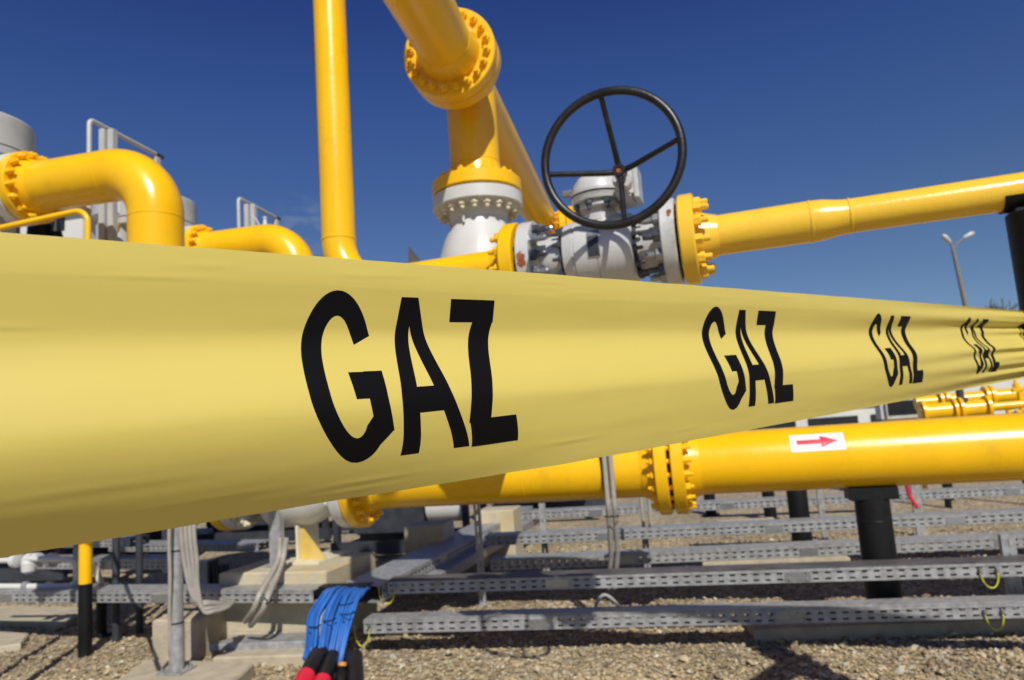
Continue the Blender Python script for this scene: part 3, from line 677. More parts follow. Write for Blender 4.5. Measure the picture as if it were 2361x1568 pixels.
# black support post of the large pipe
def steel_post(base, zt_, r_, lab, along, cap=True, saddle=0, grp='black pipe support posts'):
    t_ = thing('support_post', lab, 'post', base, grp); a_ = along; d_ = Z.cross(a_)
    MB().cyl(base, V((base.x, base.y, zt_)), r_, None, 36).build('post', M['black'], t_)
    MB().lathe(V((base.x, base.y, zt_-.16)), Z, [(0, r_+.001), (.003, r_+.003), (.008, r_+.003), (.011, r_+.001)], 36).build('weld_seam', M['black'], t_)
    MB().box(base+Z*.01, a_, d_, Z, r_*3, r_*3, .02, .003).build('base_plate', M['black'], t_)
    return t_
pp = bx(1996); pb_ = V((pp.x, pp.y, 0)); zb = pp.z-r4
ts = steel_post(pb_, zb-.07, .112, 'thick black post with saddle under the arrow-stickered yellow pipe', E4)
MB().box(V((pb_.x, pb_.y, zb-.035)), E4, D4, Z, .31, .20, .085, .004).build('saddle', M['black'], ts, 40)
MB().box(V((pb_.x, pb_.y, zb+.008)), E4, D4, Z, .32, .10, .012, .002).build('saddle_pad', M['yellow'], ts, 40)
for (u_, vb, rr_, vt, lab) in ((1855, 1290, .10, 1095, 'middle black post behind the thick one, under the large pipe'), (1778, 1200, .085, 1105, 'thin black post farther back, left of the middle black post'), (1640, 1188, .085, 1110, 'farthest short black post just right of the flange pair')):
    bb = G(u_, vb, 0); steel_post(bb, zat(bb, vt), rr_, lab, E4)
# pipes these posts carry run behind the large pipe
for (u_, vb, vt, rr_, nm) in ((1855, 1290, 1095, .11, 'yellow pipe hidden behind the large pipe on the middle black post'), (1778, 1200, 1105, .09, 'thin yellow pipe hidden far behind the large pipe')):
    bb = G(u_, vb, 0); zz = zat(bb, vt)+rr_; o_ = MB().cyl(V((bb.x, bb.y, zz))-E4*.6, V((bb.x, bb.y, zz))+E4*1.8, rr_, None, 24).build('back_pipe', M['yellow']); tag(o_, nm, 'pipe')
# conduits in front of the pipe
cq = bx(1412)-D4*(r4+.035)
tcn_ = thing('cable_conduits', 'pair of grey conduits strapped down the front of the large yellow pipe', 'conduit', cq)
for k in range(2):
    c0 = cq+E4*(-.022+.046*k)
    pts = fillet([c0+Z*.55+D4*.0, c0-Z*.25, V((c0.x, c0.y, .55))-E4*(.03)+D4*.18, V((c0.x, c0.y, .28))-E4*.09+D4*.30], .12, 6)
    MB().tube(pts, .0185, 12).build('conduit', M['conduit'], tcn_, 60)
MB().tube([cq+(E4*math.cos(a)*.052-D4*math.sin(a)*.026)-Z*.32 for a in [i*6.2832/20 for i in range(21)]], .004, 6).build('cable_tie', M['black'], tcn_)
MB().lathe(bx(1394), E4, [(0, r4+.001), (.001, r4+.003), (.013, r4+.003), (.014, r4+.001)], 48).build('strap', M['black'], tcn_)
c2 = P(1482, 1175, 6.2)
tc2 = thing('cable_conduits', 'pair of grey conduits behind the flange pair, going down to a tray', 'conduit', c2)
for k in range(2):
    c0 = P(1478+18*k, 1150, 6.3); MB().tube([c0+Z*.4, c0, P(1484+16*k, 1215, 6.3)], .017, 10).build('conduit', M['conduit'], tc2, 60)

# ================================================================== CABLE TRAYS
def slotted(p0, p1, h, pitch=.075, rows=2, sl=.036, sh_=.012, up=Z):
    """upright panel from p0 to p1 (bottom edge), height h, with two rows of slots"""
    dr = (p1-p0); Lh = dr.length; dr.normalize(); n = max(2, int(Lh/pitch))
    X = [0]
    for i in range(n): X += [i*pitch+(pitch-sl)/2, i*pitch+(pitch+sl)/2]
    X.append(Lh)
    mid = h*.47; g_ = h*.15
    Y = [0, mid-g_-sh_, mid-g_, mid+g_, mid+g_+sh_, h] if rows == 2 else [0, h*.4, h*.4+sh_, h]
    nx_ = len(X); vs = [p0+dr*x+up*y for y in Y for x in X]; fs = []
    for j in range(len(Y)-1):
        for i in range(nx_-1):
            if i % 2 == 1 and j % 2 == 1: continue
            fs.append((j*nx_+i, j*nx_+i+1, (j+1)*nx_+i+1, (j+1)*nx_+i))
    return vs, fs
def tray(a, b, wd, h, lab, lid='galv', cover=True, rows=2, grp='slotted cable trays'):
    """a, b: the front top edge; wd goes away from the camera"""
    dr = (b-a).normalized(); bk = Z.cross(dr).normalized(); bk = bk if bk.y > 0 else -bk
    t_ = thing('cable_tray', lab, 'cable tray', a-Z*h, grp)
    for k, off in enumerate((V(), bk*wd)):
        vs, fs = slotted(a-Z*h+off, b-Z*h+off, h, rows=rows)
        o_ = MB().add(vs, fs).build('slotted_side', M['galv'], t_, 0)
        md = o_.modifiers.new('thickness', 'SOLIDIFY'); md.thickness = .0016; md.offset = 0
    m_ = (a+b)/2; Lh = (b-a).length
    MB().box(m_+bk*(wd/2)-Z*(h+.002), dr, bk, Z, Lh, wd-.006, .002).build('tray_bottom', M['galv'], t_)
    if cover:
        MB().box(m_+bk*(wd/2)+Z*.006, dr, bk, Z, Lh, wd+.010, .010, .003).build('cover', M[lid], t_)
        MB().box(m_-bk*.004-Z*.008, dr, bk, Z, Lh, .003, .018).build('cover_lip', M['galv'], t_)
    else:
        for q in range(5):
            MB().cyl(a+bk*(.02+wd*.18*q)-Z*(h-.03), b+bk*(.02+wd*.18*q)-Z*(h-.03), .014, None, 8).build('cable', M['black'], t_)
    for q in range(1, int(Lh/1.6)+1):
        pq = a+dr*(q*1.6-.35)-bk*.0035-Z*(h*.5)
        sp_ = MB().box(pq, dr, bk, Z, .16, .003, h*.80, .001).build('splice_plate', M['zinc'], t_)
        if (pq-cam_pos).length < 6.5:
            for (x_, y_) in ((-.055, .25), (.055, .25), (-.055, -.25), (.055, -.25)): MB().cyl(pq+dr*x_+Z*(h*y_), pq+dr*x_+Z*(h*y_)-bk*.010, .007, None, 6).build('bolt', M['zinc'], sp_)
    for off in (-.001, wd+.001-.014) if not cover else ():
        MB().box(m_+bk*(off+.007)+Z*.002, dr, bk, Z, Lh, .016, .003).build('lip', M['galv'], t_)
    return dr, bk
def two(u0_, v0_, u1_, v1_, z): return G(u0_, v0_, z), G(u1_, v1_, z)
def ext(a, b, k): return b+(b-a).normalized()*k
a, b = two(838, 1432, 2361, 1391, .25); bA = ext(a, b, 1.5); aA = a
drA, bkA = tray(a, bA, .16, .085, 'long grey slotted tray nearest the camera, lying along the gravel')
a, b = two(893, 1342, 2361, 1296, .465); bB = ext(a, b, 1.5); aB = a
drB, bkB = tray(a, bB, .16, .085, 'slotted tray with brownish cover, darkened for shade, directly above the front tray', lid='brown_shade')
a, b = two(1130, 1293, 2361, 1236, .31); tray(a, ext(a, b, 2), .20, .09, 'third slotted tray back, behind the thick black post')
a, b = two(1110, 1238, 2361, 1180, .45); aD = a; tray(a, ext(a, b, 2), .20, .09, 'fourth slotted tray back, crossing below the large yellow pipe')
a, b = two(1150, 1184, 2361, 1122, .45); tray(a, ext(a, b, 3), .20, .09, 'farthest slotted tray at the right, just under the large yellow pipe')
# left trays
a, b = two(0, 1366, 722, 1364, .45); bL = b; aL = ext(b, a, 1.2); drL, bkL = tray(aL, b, .22, .08, 'long slotted tray across the left, ending beside the blue cables')
a, b = two(60, 1291, 400, 1290, .42); tray(a, b, .25, .10, 'slotted tray behind the yellow and black post at the left', grp='slotted cable trays')
a, b = two(250, 1256, 596, 1254, .42); tray(a, b, .25, .085, 'slotted tray behind the galvanised post, farther back at the left')
a, b = two(0, 1246, 300, 1243, .60); tray(a, b, .25, .085, 'dark slotted tray at the far left just under the tape')
# diagonal trays running back between the concrete blocks
a, b = G(880, 1352, .45), G(1228, 1168, .45); tray(a, b, .34, .11, 'wide tray running diagonally back from the blue cables')
a, b = G(1010, 1330, .34), G(1262, 1180, .34); tray(a, b, .2, .08, 'narrow tray running diagonally back, right of the wide one')

# vertical channel supports
def channel_post(base, zt_, lab, w_=.05, foot=True, m='galv', al=None, lean=V()):
    al = al or drB; d_ = Z.cross(al)
    t_ = thing('channel_support', lab, 'support', base, 'upright channel supports')
    h = zt_-base.z; c_ = base+Z*(h/2)
    vs, fs = slotted(base-al*(w_/2), base-al*(w_/2)+Z*h, w_, pitch=.10, rows=1, sl=.05, up=al)
    wb_ = MB().add(vs, fs).build('web', M[m], t_, 0); md = wb_.modifiers.new('thickness', 'SOLIDIFY'); md.thickness = .004; md.offset = 0
    for q in (-1, 1): MB().box(c_+al*(q*w_/2)+d_*.0195, al, d_, Z, .004, .034, h-.002).build('side', M[m], t_, 0)
    if foot: MB().box(base+Z*.005, al, d_, Z, w_*2, w_*2.2, .01, .001).build('foot_plate', M[m], t_)
    return t_
b_ = G(1109, 1412, .0)+V((0, .25, 0)); channel_post(V((b_.x, b_.y, 0)), zat(b_, 1150), 'tall narrow channel upright carrying the front trays in the centre', .055)
b_ = at_u(aB+bkB*.215, drB, 2330); channel_post(V((b_.x, b_.y, 0)), .60, 'bright galvanised upright holding the two front trays at the right edge', .085)
b_ = at_u(aD+V((0, .24, 0)), drB, 1253); channel_post(V((b_.x, b_.y, 0)), zat(b_, 1160), 'dark channel upright behind the centre trays', .06)
b_ = at_u(aD+V((0, .24, 0)), drB, 1485); channel_post(V((b_.x, b_.y, 0)), .45, 'short channel foot under the fourth tray below the flange pair', .06)
b_ = G(293, 1364, .1)+V((0, .5, 0)); channel_post(V((b_.x, b_.y, 0)), zat(b_, 1322), 'short T-shaped channel under the left back tray', .09, al=drL)
b_ = G(1895, 1175, .35); channel_post(V((b_.x, b_.y, 0)), zat(b_, 1125), 'small channel upright at the farthest tray', .06)
b_ = G(2120, 1196, .2); channel_post(V((b_.x, b_.y, 0)), zat(b_, 1110), 'dark channel upright beside the red band at the farthest tray', .09)
tag(MB().tube([P(2090, 1118, 7.9), P(2096, 1142, 7.9), P(2116, 1172, 7.8)], .022, 8).build('red_strap', M['red']), 'small red strap hanging on the farthest tray', 'strap')

# earth bonding wires
def earth(c_, al, wd, drop, lab):
    t_ = thing('earth_wire', lab, 'wire', c_, 'green and yellow earth wires on the trays'); fr = -Z.cross(al); fr = fr if fr.y < 0 else -fr
    pts = []
    for i in range(17):
        q = math.pi*i/16; pts.append(c_+al*(-math.cos(q)*wd/2)+Z*(-math.sin(q)*drop)+fr*(.015+.012*math.sin(q)))
    MB().tube(pts, .0048, 8).build('wire', M['lime'], t_, 60)
    for s_ in (-1, 1):
        p = c_+al*(s_*wd/2)+fr*.012; MB().box(p+Z*.012, al, fr, Z, .014, .006, .05, .002).build('lug', M['zinc'], t_)
        MB().cyl(p+Z*.025, p+Z*.025+fr*.018, .010, None, 6).build('bolt', M['zinc'], t_)
earth(at_u(aB, drB, 2275)-Z*.06, drB, .098, .085, 'earth wire loop on the upper front tray near the right edge')
earth(at_u(aA, drA, 2286)-Z*.06, drA, .098, .085, 'earth wire loop on the lowest front tray near the right edge')
earth(at_u(aB, drB, 893)-Z*.05, drB, .12, .10, 'earth wire loop on the left end of the tray with the shade-darkened cover')
earth(at_u(aA, drA, 836)-Z*.05, drA, .11, .11, 'earth wire loop on the left end of the nearest tray')
pe = G(1882, 1150, .42); earth(pe, drB, .07, .10, 'tiny earth wire loop on the farthest tray')
pe = P(208, 1275, 7.0); earth(pe+V((.55, 0, 0)), drB, .06, .06, 'small yellow wire on the back tray at the left')

# ================================================================== CONCRETE
def slab(pts, z0, z1, name, m, lab, cat):
    n_ = len(pts); cc_ = sum(pts, V())/n_
    lo = [V((p.x, p.y, z0)) for p in pts]; bev = .012
    ins = [V((p.x, p.y, z1))+(V((cc_.x, cc_.y, z1))-V((p.x, p.y, z1))).normalized()*bev for p in pts]
    up = [V((p.x, p.y, z1-bev)) for p in pts]
    vs = lo+up+ins; fs = [tuple(reversed(range(n_))), tuple(range(2*n_, 3*n_))]
    for k in (0, 1):
        for i in range(n_): fs.append((k*n_+i, k*n_+(i+1) % n_, (k+1)*n_+(i+1) % n_, (k+1)*n_+i))
    o_ = MB().add(vs, fs).build(name, m, smooth=0); tag(o_, lab, cat); return o_
k0, k1, k2 = G(505, 1322, .55), G(752, 1317, .55), G(864, 1272, .55); k3 = k0+(k2-k1)
slab([k0, k1, k2, k3], .0, .55, 'concrete_block', M['concrete_y'], 'big concrete block with yellow paint stains under the white valve', 'block')
k0, k1 = G(352, 1524, 0), G(458, 1524, 0); dd_ = (k1-k0).normalized(); bb_ = Z.cross(dd_)
slab([k0, k1, k1+bb_*.35, k0+bb_*.35], 0, .29, 'concrete_block', M['concrete'], 'small square concrete block behind the galvanised post', 'block')
k0, k1 = G(490, 1540, 0), G(700, 1534, 0); slab([k0, k1, k1+bb_*.6, k0+bb_*.6], 0, .07, 'concrete_footing', M['concrete'], 'low concrete footing between the galvanised post and blue cables', 'footing')
slab([G(225, 1600, .10), G(512, 1600, .10), G(585, 1527, .10), G(335, 1520, .10)], 0, .10, 'concrete_pad', M['concrete'], 'concrete pad under the galvanised post at the bottom left', 'pad')
slab([G(-60, 1432, .04), G(150, 1441, .04), G(196, 1402, .04), G(-60, 1398, .04)], 0, .05, 'paving_slab', M['concrete'], 'pale paving slab at the left edge, under the long tray', 'slab')
slab([G(-60, 1500, .04), G(48, 1487, .04), G(68, 1462, .04), G(-60, 1455, .04)], 0, .05, 'paving_slab', M['concrete'], 'small paving slab corner at the left edge, nearest the camera', 'slab')
k0, k1 = G(1742, 1482, 0), G(2330, 1462, 0); k1 = ext(k0, k1, .9); dd_ = (k1-k0).normalized(); bb_ = Z.cross(dd_)
slab([k0, k1, k1+bb_*.30, k0+bb_*.30], 0, .085, 'concrete_sleeper', M['concrete'], 'long low concrete sleeper under the front tray at the right', 'sleeper')
def pedestal(u, v, z_, wd, lab, m='concrete'):
    p = G(u, v, z_); slab([p+C*-wd+D*-wd, p+C*wd+D*-wd, p+C*wd+D*wd, p+C*-wd+D*wd], 0, z_, 'concrete_pedestal', M[m], lab, 'pedestal')
    return p
q_ = pedestal(990, 1206, .62, .20, 'small pale concrete pedestal under the large pipe, left of centre', 'concrete_y')
q_ = pedestal(1150, 1172, .60, .22, 'farther concrete pedestal behind the diagonal tray', 'concrete_y')
q_ = pedestal(1060, 1270, .20, .28, 'low pale concrete foot between the diagonal trays', 'concrete')
pedestal(620, 1440, .12, .22, 'low concrete foot behind the grey channel cover', 'concrete')
pedestal(700, 1432, .12, .22, 'low concrete foot beside the blue cables', 'concrete')
k0, k1 = G(1620, 1296, .10), G(1960, 1284, .10); slab([k0, k1, k1+D*.18, k0+D*.18], 0, .10, 'concrete_sleeper', M['concrete'], 'concrete sleeper behind the thick black post', 'sleeper')
k0, k1 = G(1655, 1206, .10), G(1790, 1198, .10); slab([k0, k1, k1+D*.25, k0+D*.25], 0, .10, 'concrete_sleeper', M['concrete'], 'short concrete sleeper farther back, below the flange pair', 'sleeper')
k0, k1 = G(230, 1362, .1), G(390, 1350, .1); slab([k0, k1, k1+D*.9, k0+D*.9], 0, .1, 'concrete_strip', M['concrete'], 'pale concrete strip behind the left tray', 'concrete strip')
# saddle on the big block
qs = at_u(bx(720), E4, 720); zz0 = .55
tsd = thing('pipe_saddle', 'cream and yellow gusset support between concrete block and white valve', 'support', V((qs.x, qs.y, zz0)))
MB().box(V((qs.x, qs.y, zz0+.012)), E4, D4, Z, .36, .5, .024, .003).build('base_plate', M['cream'], tsd)
hh_ = B0.z-.33-zz0
MB().box(V((qs.x, qs.y, zz0+.02+hh_/2))-E4*.06, E4, D4, Z, .018, .34, hh_, .002).build('web', M['cream'], tsd)
g0_ = V((qs.x, qs.y, zz0+.025))-E4*.05-D4*.12
MB().prism([g0_, g0_+E4*.22, g0_+Z*(hh_-.02)+E4*.01, g0_+Z*(hh_-.02)], D4*.014).build('gusset', M['gusset'], tsd, 0)
# grey square channel post on the block with its cables
qb_ = G(640, 1306, .55); tcp = thing('box_post', 'grey square steel post standing on the big concrete block', 'post', qb_)
MB().box(qb_+Z*.36, drL, Z.cross(drL), Z, .10, .07, .72, .004).build('post', M['galv2'] if False else M['galv'], tcp)
MB().box(qb_+Z*.008, drL, Z.cross(drL), Z, .20, .12, .012, .002).build('foot_plate', M['galv'], tcp)
def cable_run(pix, rad, name, m, parent=None):
    pts = [P(*p) for p in pix]
    # smooth curve through the points
    out_ = []
    for i in range(len(pts)-1):
        p0_ = pts[max(i-1, 0)]; p1_ = pts[i]; p2_ = pts[i+1]; p3_ = pts[min(i+2, len(pts)-1)]
        for k in range(8):
            t = k/8; out_.append(.5*((2*p1_)+(p2_-p0_)*t+(2*p0_-5*p1_+4*p2_-p3_)*t*t+(3*p1_-p0_-3*p2_+p3_)*t**3))
    out_.append(pts[-1]); return MB().tube(out_, rad, 12).build(name, M[m], parent, 60)
tcc = thing('cable_conduits', 'pair of grey cables curving down from the square post', 'conduit', P(600, 1380, 5.0))
cable_run([(645, 1240, 5.5), (643, 1285, 5.45), (625, 1325, 5.2), (600, 1368, 4.98), (585, 1405, 4.96), (566, 1432, 5.1)], .021, 'cable', 'conduit', tcc)
cable_run([(660, 1240, 5.5), (652, 1290, 5.45), (636, 1335, 5.2), (618, 1375, 4.96), (604, 1410, 4.94), (578, 1442, 5.1)], .021, 'cable', 'conduit', tcc)
MB().tube([P(606, 1385, 4.93)+(drL*math.cos(a_)*.05+Z*math.sin(a_)*.02)-D*.02*math.cos(a_) for a_ in [i*6.2832/16 for i in range(17)]], .004, 6).build('cable_tie', M['black'], tcc)
# galvanised round post with its conduits
pg_ = G(407, 1548, .10); tgp = thing('round_post', 'galvanised round post on the concrete pad with grey cables down its side', 'post', pg_)
zt_ = 1.38
MB().cyl(pg_, V((pg_.x, pg_.y, zt_)), .046, None, 32).build('post', M['galv'], tgp)
MB().box(pg_+Z*.006, C, D, Z, .18, .18, .012, .002).build('foot_plate', M['galv'], tgp)
bolts(tgp, pg_+Z*.012, Z, .085, 4, .012, M['zinc'], 1.5)
MB().box(V((pg_.x, pg_.y, zt_+.10)), C, D, Z, .22, .14, .22, .01).build('junction_box', M['galv2'], tgp)
for zz_ in (.40, .86): MB().lathe(V((pg_.x, pg_.y, zz_)), Z, [(0, .046), (.001, .049), (.012, .049), (.013, .046)], 28).build('clamp', M['dark'], tgp)
tgc = thing('cable_conduits', 'four grey cables beside the galvanised post, looping right to the tray', 'conduit', P(440, 1300, 4.6))
cable_run([(392, 1120, 4.66), (390, 1250, 4.62), (392, 1330, 4.62), (391, 1420, 4.62), (393, 1500, 4.62)], .012, 'cable', 'conduit', tgc)
for k, (du, low, uu) in enumerate(((0, 1388, 510), (11, 1392, 528), (22, 1402, 540), (33, 1410, 540))):
    cable_run([(416+du*.9, 1120, 4.72), (418+du*.9, 1230, 4.68), (424+du*.9, 1290, 4.68), (436+du*.6, 1350, 4.68), (452+du*.5, low-3, 4.68), (480+du*.4, low, 4.72), (515+k*4, 1390+3*k, 4.85), (uu, 1382, 5.05)], .014, 'cable', 'conduit', tgc)
# yellow and black post
py_ = G(196, 1512, 0); ty_ = thing('marker_post', 'slim post, yellow above and black below, standing in gravel at the left', 'post', py_)
zy = zat(py_, 1345)
MB().cyl(py_, V((py_.x, py_.y, zy)), .050, None, 28).build('lower_part', M['black'], ty_)
MB().cyl(V((py_.x, py_.y, zy)), V((py_.x, py_.y, 1.45)), .048, None, 28).build('upper_part', M['yellow'], ty_)
pz_ = G(234, 1468, 0); steel_post(pz_, .42, .042, 'short thin black post beside the yellow and black post', drL)
# dark slotted box in front of the block
pd_ = G(476, 1366, .3); td = thing('junction_box', 'dark blue-grey box with slots in front of the concrete block', 'box', pd_)
MB().box(pd_+Z*.12, drL, Z.cross(drL), Z, .17, .12, .30, .006).build('body', M['dark'], td)
for k in range(3): MB().box(pd_+Z*.10+drL*(.12+.035*k), drL, Z.cross(drL), Z, .016, .10, .26, .002).build('fin', M['dark'], td)
# grey channel cover lying low
k0, k1 = G(482, 1492, .10), G(708, 1484, .10); bb_ = Z.cross((k1-k0).normalized())
slab([k0, k1, k1+bb_*.22, k0+bb_*.22+(k1-k0).normalized()*.12], .07, .12, 'channel_cover', M['galv'], 'flat grey channel cover with a cut corner, low beside the blue cables', 'cover')
# white small-bore pipework at the left
tww = thing('drain_pipework', 'white small-bore pipes with unions and a bend behind the left tray', 'pipework', P(90, 1350, 6.0))
MB().tube(fillet([P(-120, 1352, 6.1), P(178, 1352, 6.0), P(174, 1290, 6.0), P(60, 1288, 6.1)], .07, 8), .024, 14).build('pipe', M['white'], tww, 60)
MB().tube([P(-60, 1292, 6.3), P(140, 1292, 6.1)], .026, 14).build('pipe', M['white'], tww, 60)
for u_ in (30, 62, 78, 112):
    MB().lathe(P(u_, 1292, 6.15), C, [(0, .03), (.01, .062), (.055, .062), (.065, .03)], 20).build('union', M['white'], tww, 30)
MB().lathe(P(66, 1322, 6.1), Z, [(0, .03), (.02, .055), (.09, .06), (.13, .03)], 20).build('valve_body', M['white'], tww, 30)
for u_ in (108, 54): MB().lathe(P(u_, 1351, 6.04), C, [(0, .024), (.004, .036), (.04, .036), (.044, .024)], 16).build('clamp', M['white'] if u_ > 60 else M['galv'], tww, 30)
MB().tube(fillet([P(215, 1300, 6.0), P(232, 1343, 6.0), P(236, 1385, 6.0)], .05, 5), .028, 12).build('elbow', M['cream'], tww, 60)
# dark skid frames, added to darken the background behind the trays
def skid(u, v, d, sx, sy, sz, lab):
    p = P(u, v, d); t_ = thing('equipment_skid', lab, 'skid', V((p.x, p.y, 0)), 'dark equipment skids added behind the trays')
    b0_ = V((p.x, p.y, 0))
    for q in (-1, 1):
        MB().box(b0_+D*(q*sy/2)+Z*.14, C, D, Z, sx, .08, .16, .004).build('beam', M['dark'], t_)
        for w_ in (-1, 1): MB().box(b0_+D*(q*sy/2)+C*(w_*(sx/2-.08))+Z*(.22+sz/2), C, D, Z, .08, .08, sz, .004).build('leg', M['dark'], t_)
    MB().box(b0_+Z*(.24+sz), C, D, Z, sx+.06, sy+.1, .06, .006).build('frame', M['dark'], t_)
    MB().box(b0_+Z*(.20+sz*.45)-C*sx*.12, C, D, Z, sx*.5, sy*.6, sz*.7, .02).build('tank', M['dark'], t_)
    MB().lathe(b0_+Z*(.22+sz*.5)+C*sx*.15-D*.1, C, [(0, .02), (.01, sz*.28), (sx*.25, sz*.28), (sx*.26, .02)], 24).build('drum', M['white'], t_)
skid(60, 1300, 9.5, 2.2, 1.0, .75, 'dark steel skid at the far left behind the white pipes')
skid(330, 1260, 11.0, 2.4, 1.0, .75, 'dark steel skid behind the galvanised post')
skid(950, 1180, 9.5, 1.9, .9, .75, 'dark steel skid behind the concrete pedestal, centre left')
skid(1250, 1140, 12.0, 2.0, 1.0, .8, 'dark steel skid behind the diagonal trays')
skid(620, 1225, 11.5, 2.6, .9, .8, 'dark steel skid behind the big concrete block')

# ================================================================== BLUE CABLES
tbl = thing('blue_cable_bundle', 'bundle of bright blue cables hanging from the tray end into black sleeves', 'cables', G(760, 1500, 0))
rb_ = random.Random(5)
for i in range(22):
    f_ = i/21; br_ = i % 3
    ut = 752+92*f_; um = (718, 756, 792)[min(2, int(f_*3))]+(f_*3 % 1)*30-6+rb_.uniform(-3, 3); ul_ = (712, 742, 770)[min(2, int(f_*3))]+ (f_*3 % 1)*26 - 6
    dv = rb_.uniform(-3, 3); dp = rb_.uniform(-.07, .05)
    ve = 1512 if f_ < .34 else (1532 if f_ < .67 else 1540)
    cable_run([(ut+14, 1357+dv, 5.25), (ut, 1360+dv, 5.08), (ut-14, 1378+dv, 4.94+dp), (um, 1420, 4.80+dp), ((um+ul_)/2, 1465, 4.68+dp), (ul_, ve-14, 4.58+dp), (ul_-6, ve+8, 4.55)], .0105+.002*(i % 2), 'cable', 'blue' if i % 3 else 'blue_dark', tbl)
for (u_, v_, w_) in ((728, 1440, .036), (762, 1425, .04), (806, 1410, .042), (720, 1490, .034), (800, 1388, .045)):
    p = P(u_, v_, 4.70); MB().tube([p+(R*math.cos(a_)*w_-F*(.02+math.sin(a_)*.03)+U*(.15*w_*math.cos(a_))) for a_ in [i*math.pi/12 for i in range(13)]], .0045, 6).build('cable_tie', M['black'], tbl)
MB().box(P(798, 1356, 5.22), drB, Z.cross(drB), Z, .40, .12, .05, .004).build('tray_mouth', M['black'], tbl)
for (a_, b_, r_, red, lab) in (((738, 1500, 4.58), (684, 1600, 4.15), .052, True, None), ((768, 1512, 4.56), (728, 1610, 4.15), .048, True, None), ((818, 1512, 4.55), (822, 1610, 4.15), .050, False, None), ((790, 1535, 4.5), (782, 1620, 4.1), .036, False, None)):
    p_, q_ = P(*a_), P(*b_); sl_ = MB().cyl(p_, q_, r_, None, 24, .006).build('sleeve', M['rubber'], tbl, 40)
    if red:
        m_ = p_+(q_-p_)*.60; MB().lathe(m_, q_-p_, [(0, r_+.001), (.002, r_+.004), ((q_-p_).length*.36, r_+.004), ((q_-p_).length*.365, r_+.001)], 28).build('red_band', M['red'], sl_)
MB().lathe(P(790, 1526, 4.40), P(786, 1560, 4.36)-P(790, 1526, 4.40), [(0, .018), (.004, .027), (.024, .027), (.028, .018)], 20).build('orange_band', M['copper'], tbl)
# thin rope-like root along the gravel
tag(cable_run([(1372, 1412, 4.95), (1376, 1390, 4.95), (1392, 1372, 4.95), (1412, 1382, 4.95), (1438, 1412, 4.95)], .012, 'cable_end', 'conduit'), 'grey cable looping over the gravel between the two front trays', 'cable')

# ================================================================== FAR BACKGROUND
def lamp():
    b_ = P(2232, 730, 34.0); base = V((b_.x, b_.y, 0)); tp_ = P(2197, 574, 34.0)
    t_ = thing('street_lamp', 'twin-headed street lamp far behind the pipes at the right', 'street lamp', base)
    low = tp_+(b_-tp_)*3.0
    MB().tube([P(2197, 574, 34)+(b_-tp_)*k*.4 for k in range(0, 8)], [.085+.016*k for k in range(8)], 12).build('pole', M['lampgrey'], t_, 60)
    for (u_, v_) in ((2181, 549), (2236, 541)):
        h_ = P(u_, v_, 34); MB().tube([tp_, tp_+(h_-tp_)*.3+Z*.1, h_], .045, 8).build('arm', M['lampgrey'], t_, 60)
        dr = (h_-tp_).normalized(); dr = V((dr.x, dr.y, dr.z*.6)).normalized()
        MB().lathe(h_-dr*.35, dr, [(0, .05), (.1, .10), (.40, .125), (.52, .09), (.6, .03)], 16).build('lamp_head', M['galv2'], t_, 60)
lamp()
def bare_tree(u, v, d, s_, lab, sd_):
    p = P(u, v, d); base = V((p.x, p.y, 0)); H_ = p.z; rn = random.Random(sd_)
    t_ = thing('bare_tree', lab, 'tree', base, 'bare trees on the horizon')
    MB().tube([base, base+Z*H_*.5+V((.2, 0, 0)), base+Z*H_*.8], [.25*s_, .16*s_, .06*s_], 8).build('trunk', M['bark'], t_, 60)
    mb = MB()
    def grow(q, dr, ln, r, lv):
        e = q+dr*ln; mb.tube([q, (q+e)/2+V((rn.uniform(-1, 1), rn.uniform(-1, 1), rn.uniform(-.5, 1)))*ln*.06, e], [r, r*.8, r*.55], 4, False)
        if lv: 
            for k in range(4): 
                grow(q+dr*ln*rn.uniform(.4, 1), (dr+V((rn.uniform(-1, 1), rn.uniform(-1, 1), rn.uniform(-.2, .9)))*.75).normalized(), ln*rn.uniform(.55, .75), r*.6, lv-1)
    for k in range(7): 
        a_ = rn.random()*6.28; grow(base+Z*H_*rn.uniform(.3, .6), V((math.cos(a_)*.6, math.sin(a_)*.6, .9)).normalized(), H_*.26, .13*s_, 3)
    mb.build('crown', M['bark'], t_, 0)
for i, (u_, v_, s_, lab) in enumerate(((2165, 706, 1, 'small bare tree top left of the street lamp'), (2255, 712, 1, 'bare tree top just right of the street lamp'), (2292, 708, 1.1, 'bare tree second to the right of the street lamp'), (2330, 704, 1.2, 'bare tree beside the tall black post'))):
    bare_tree(u_, v_, 70+4*i, s_*1.2, lab, 11+i)
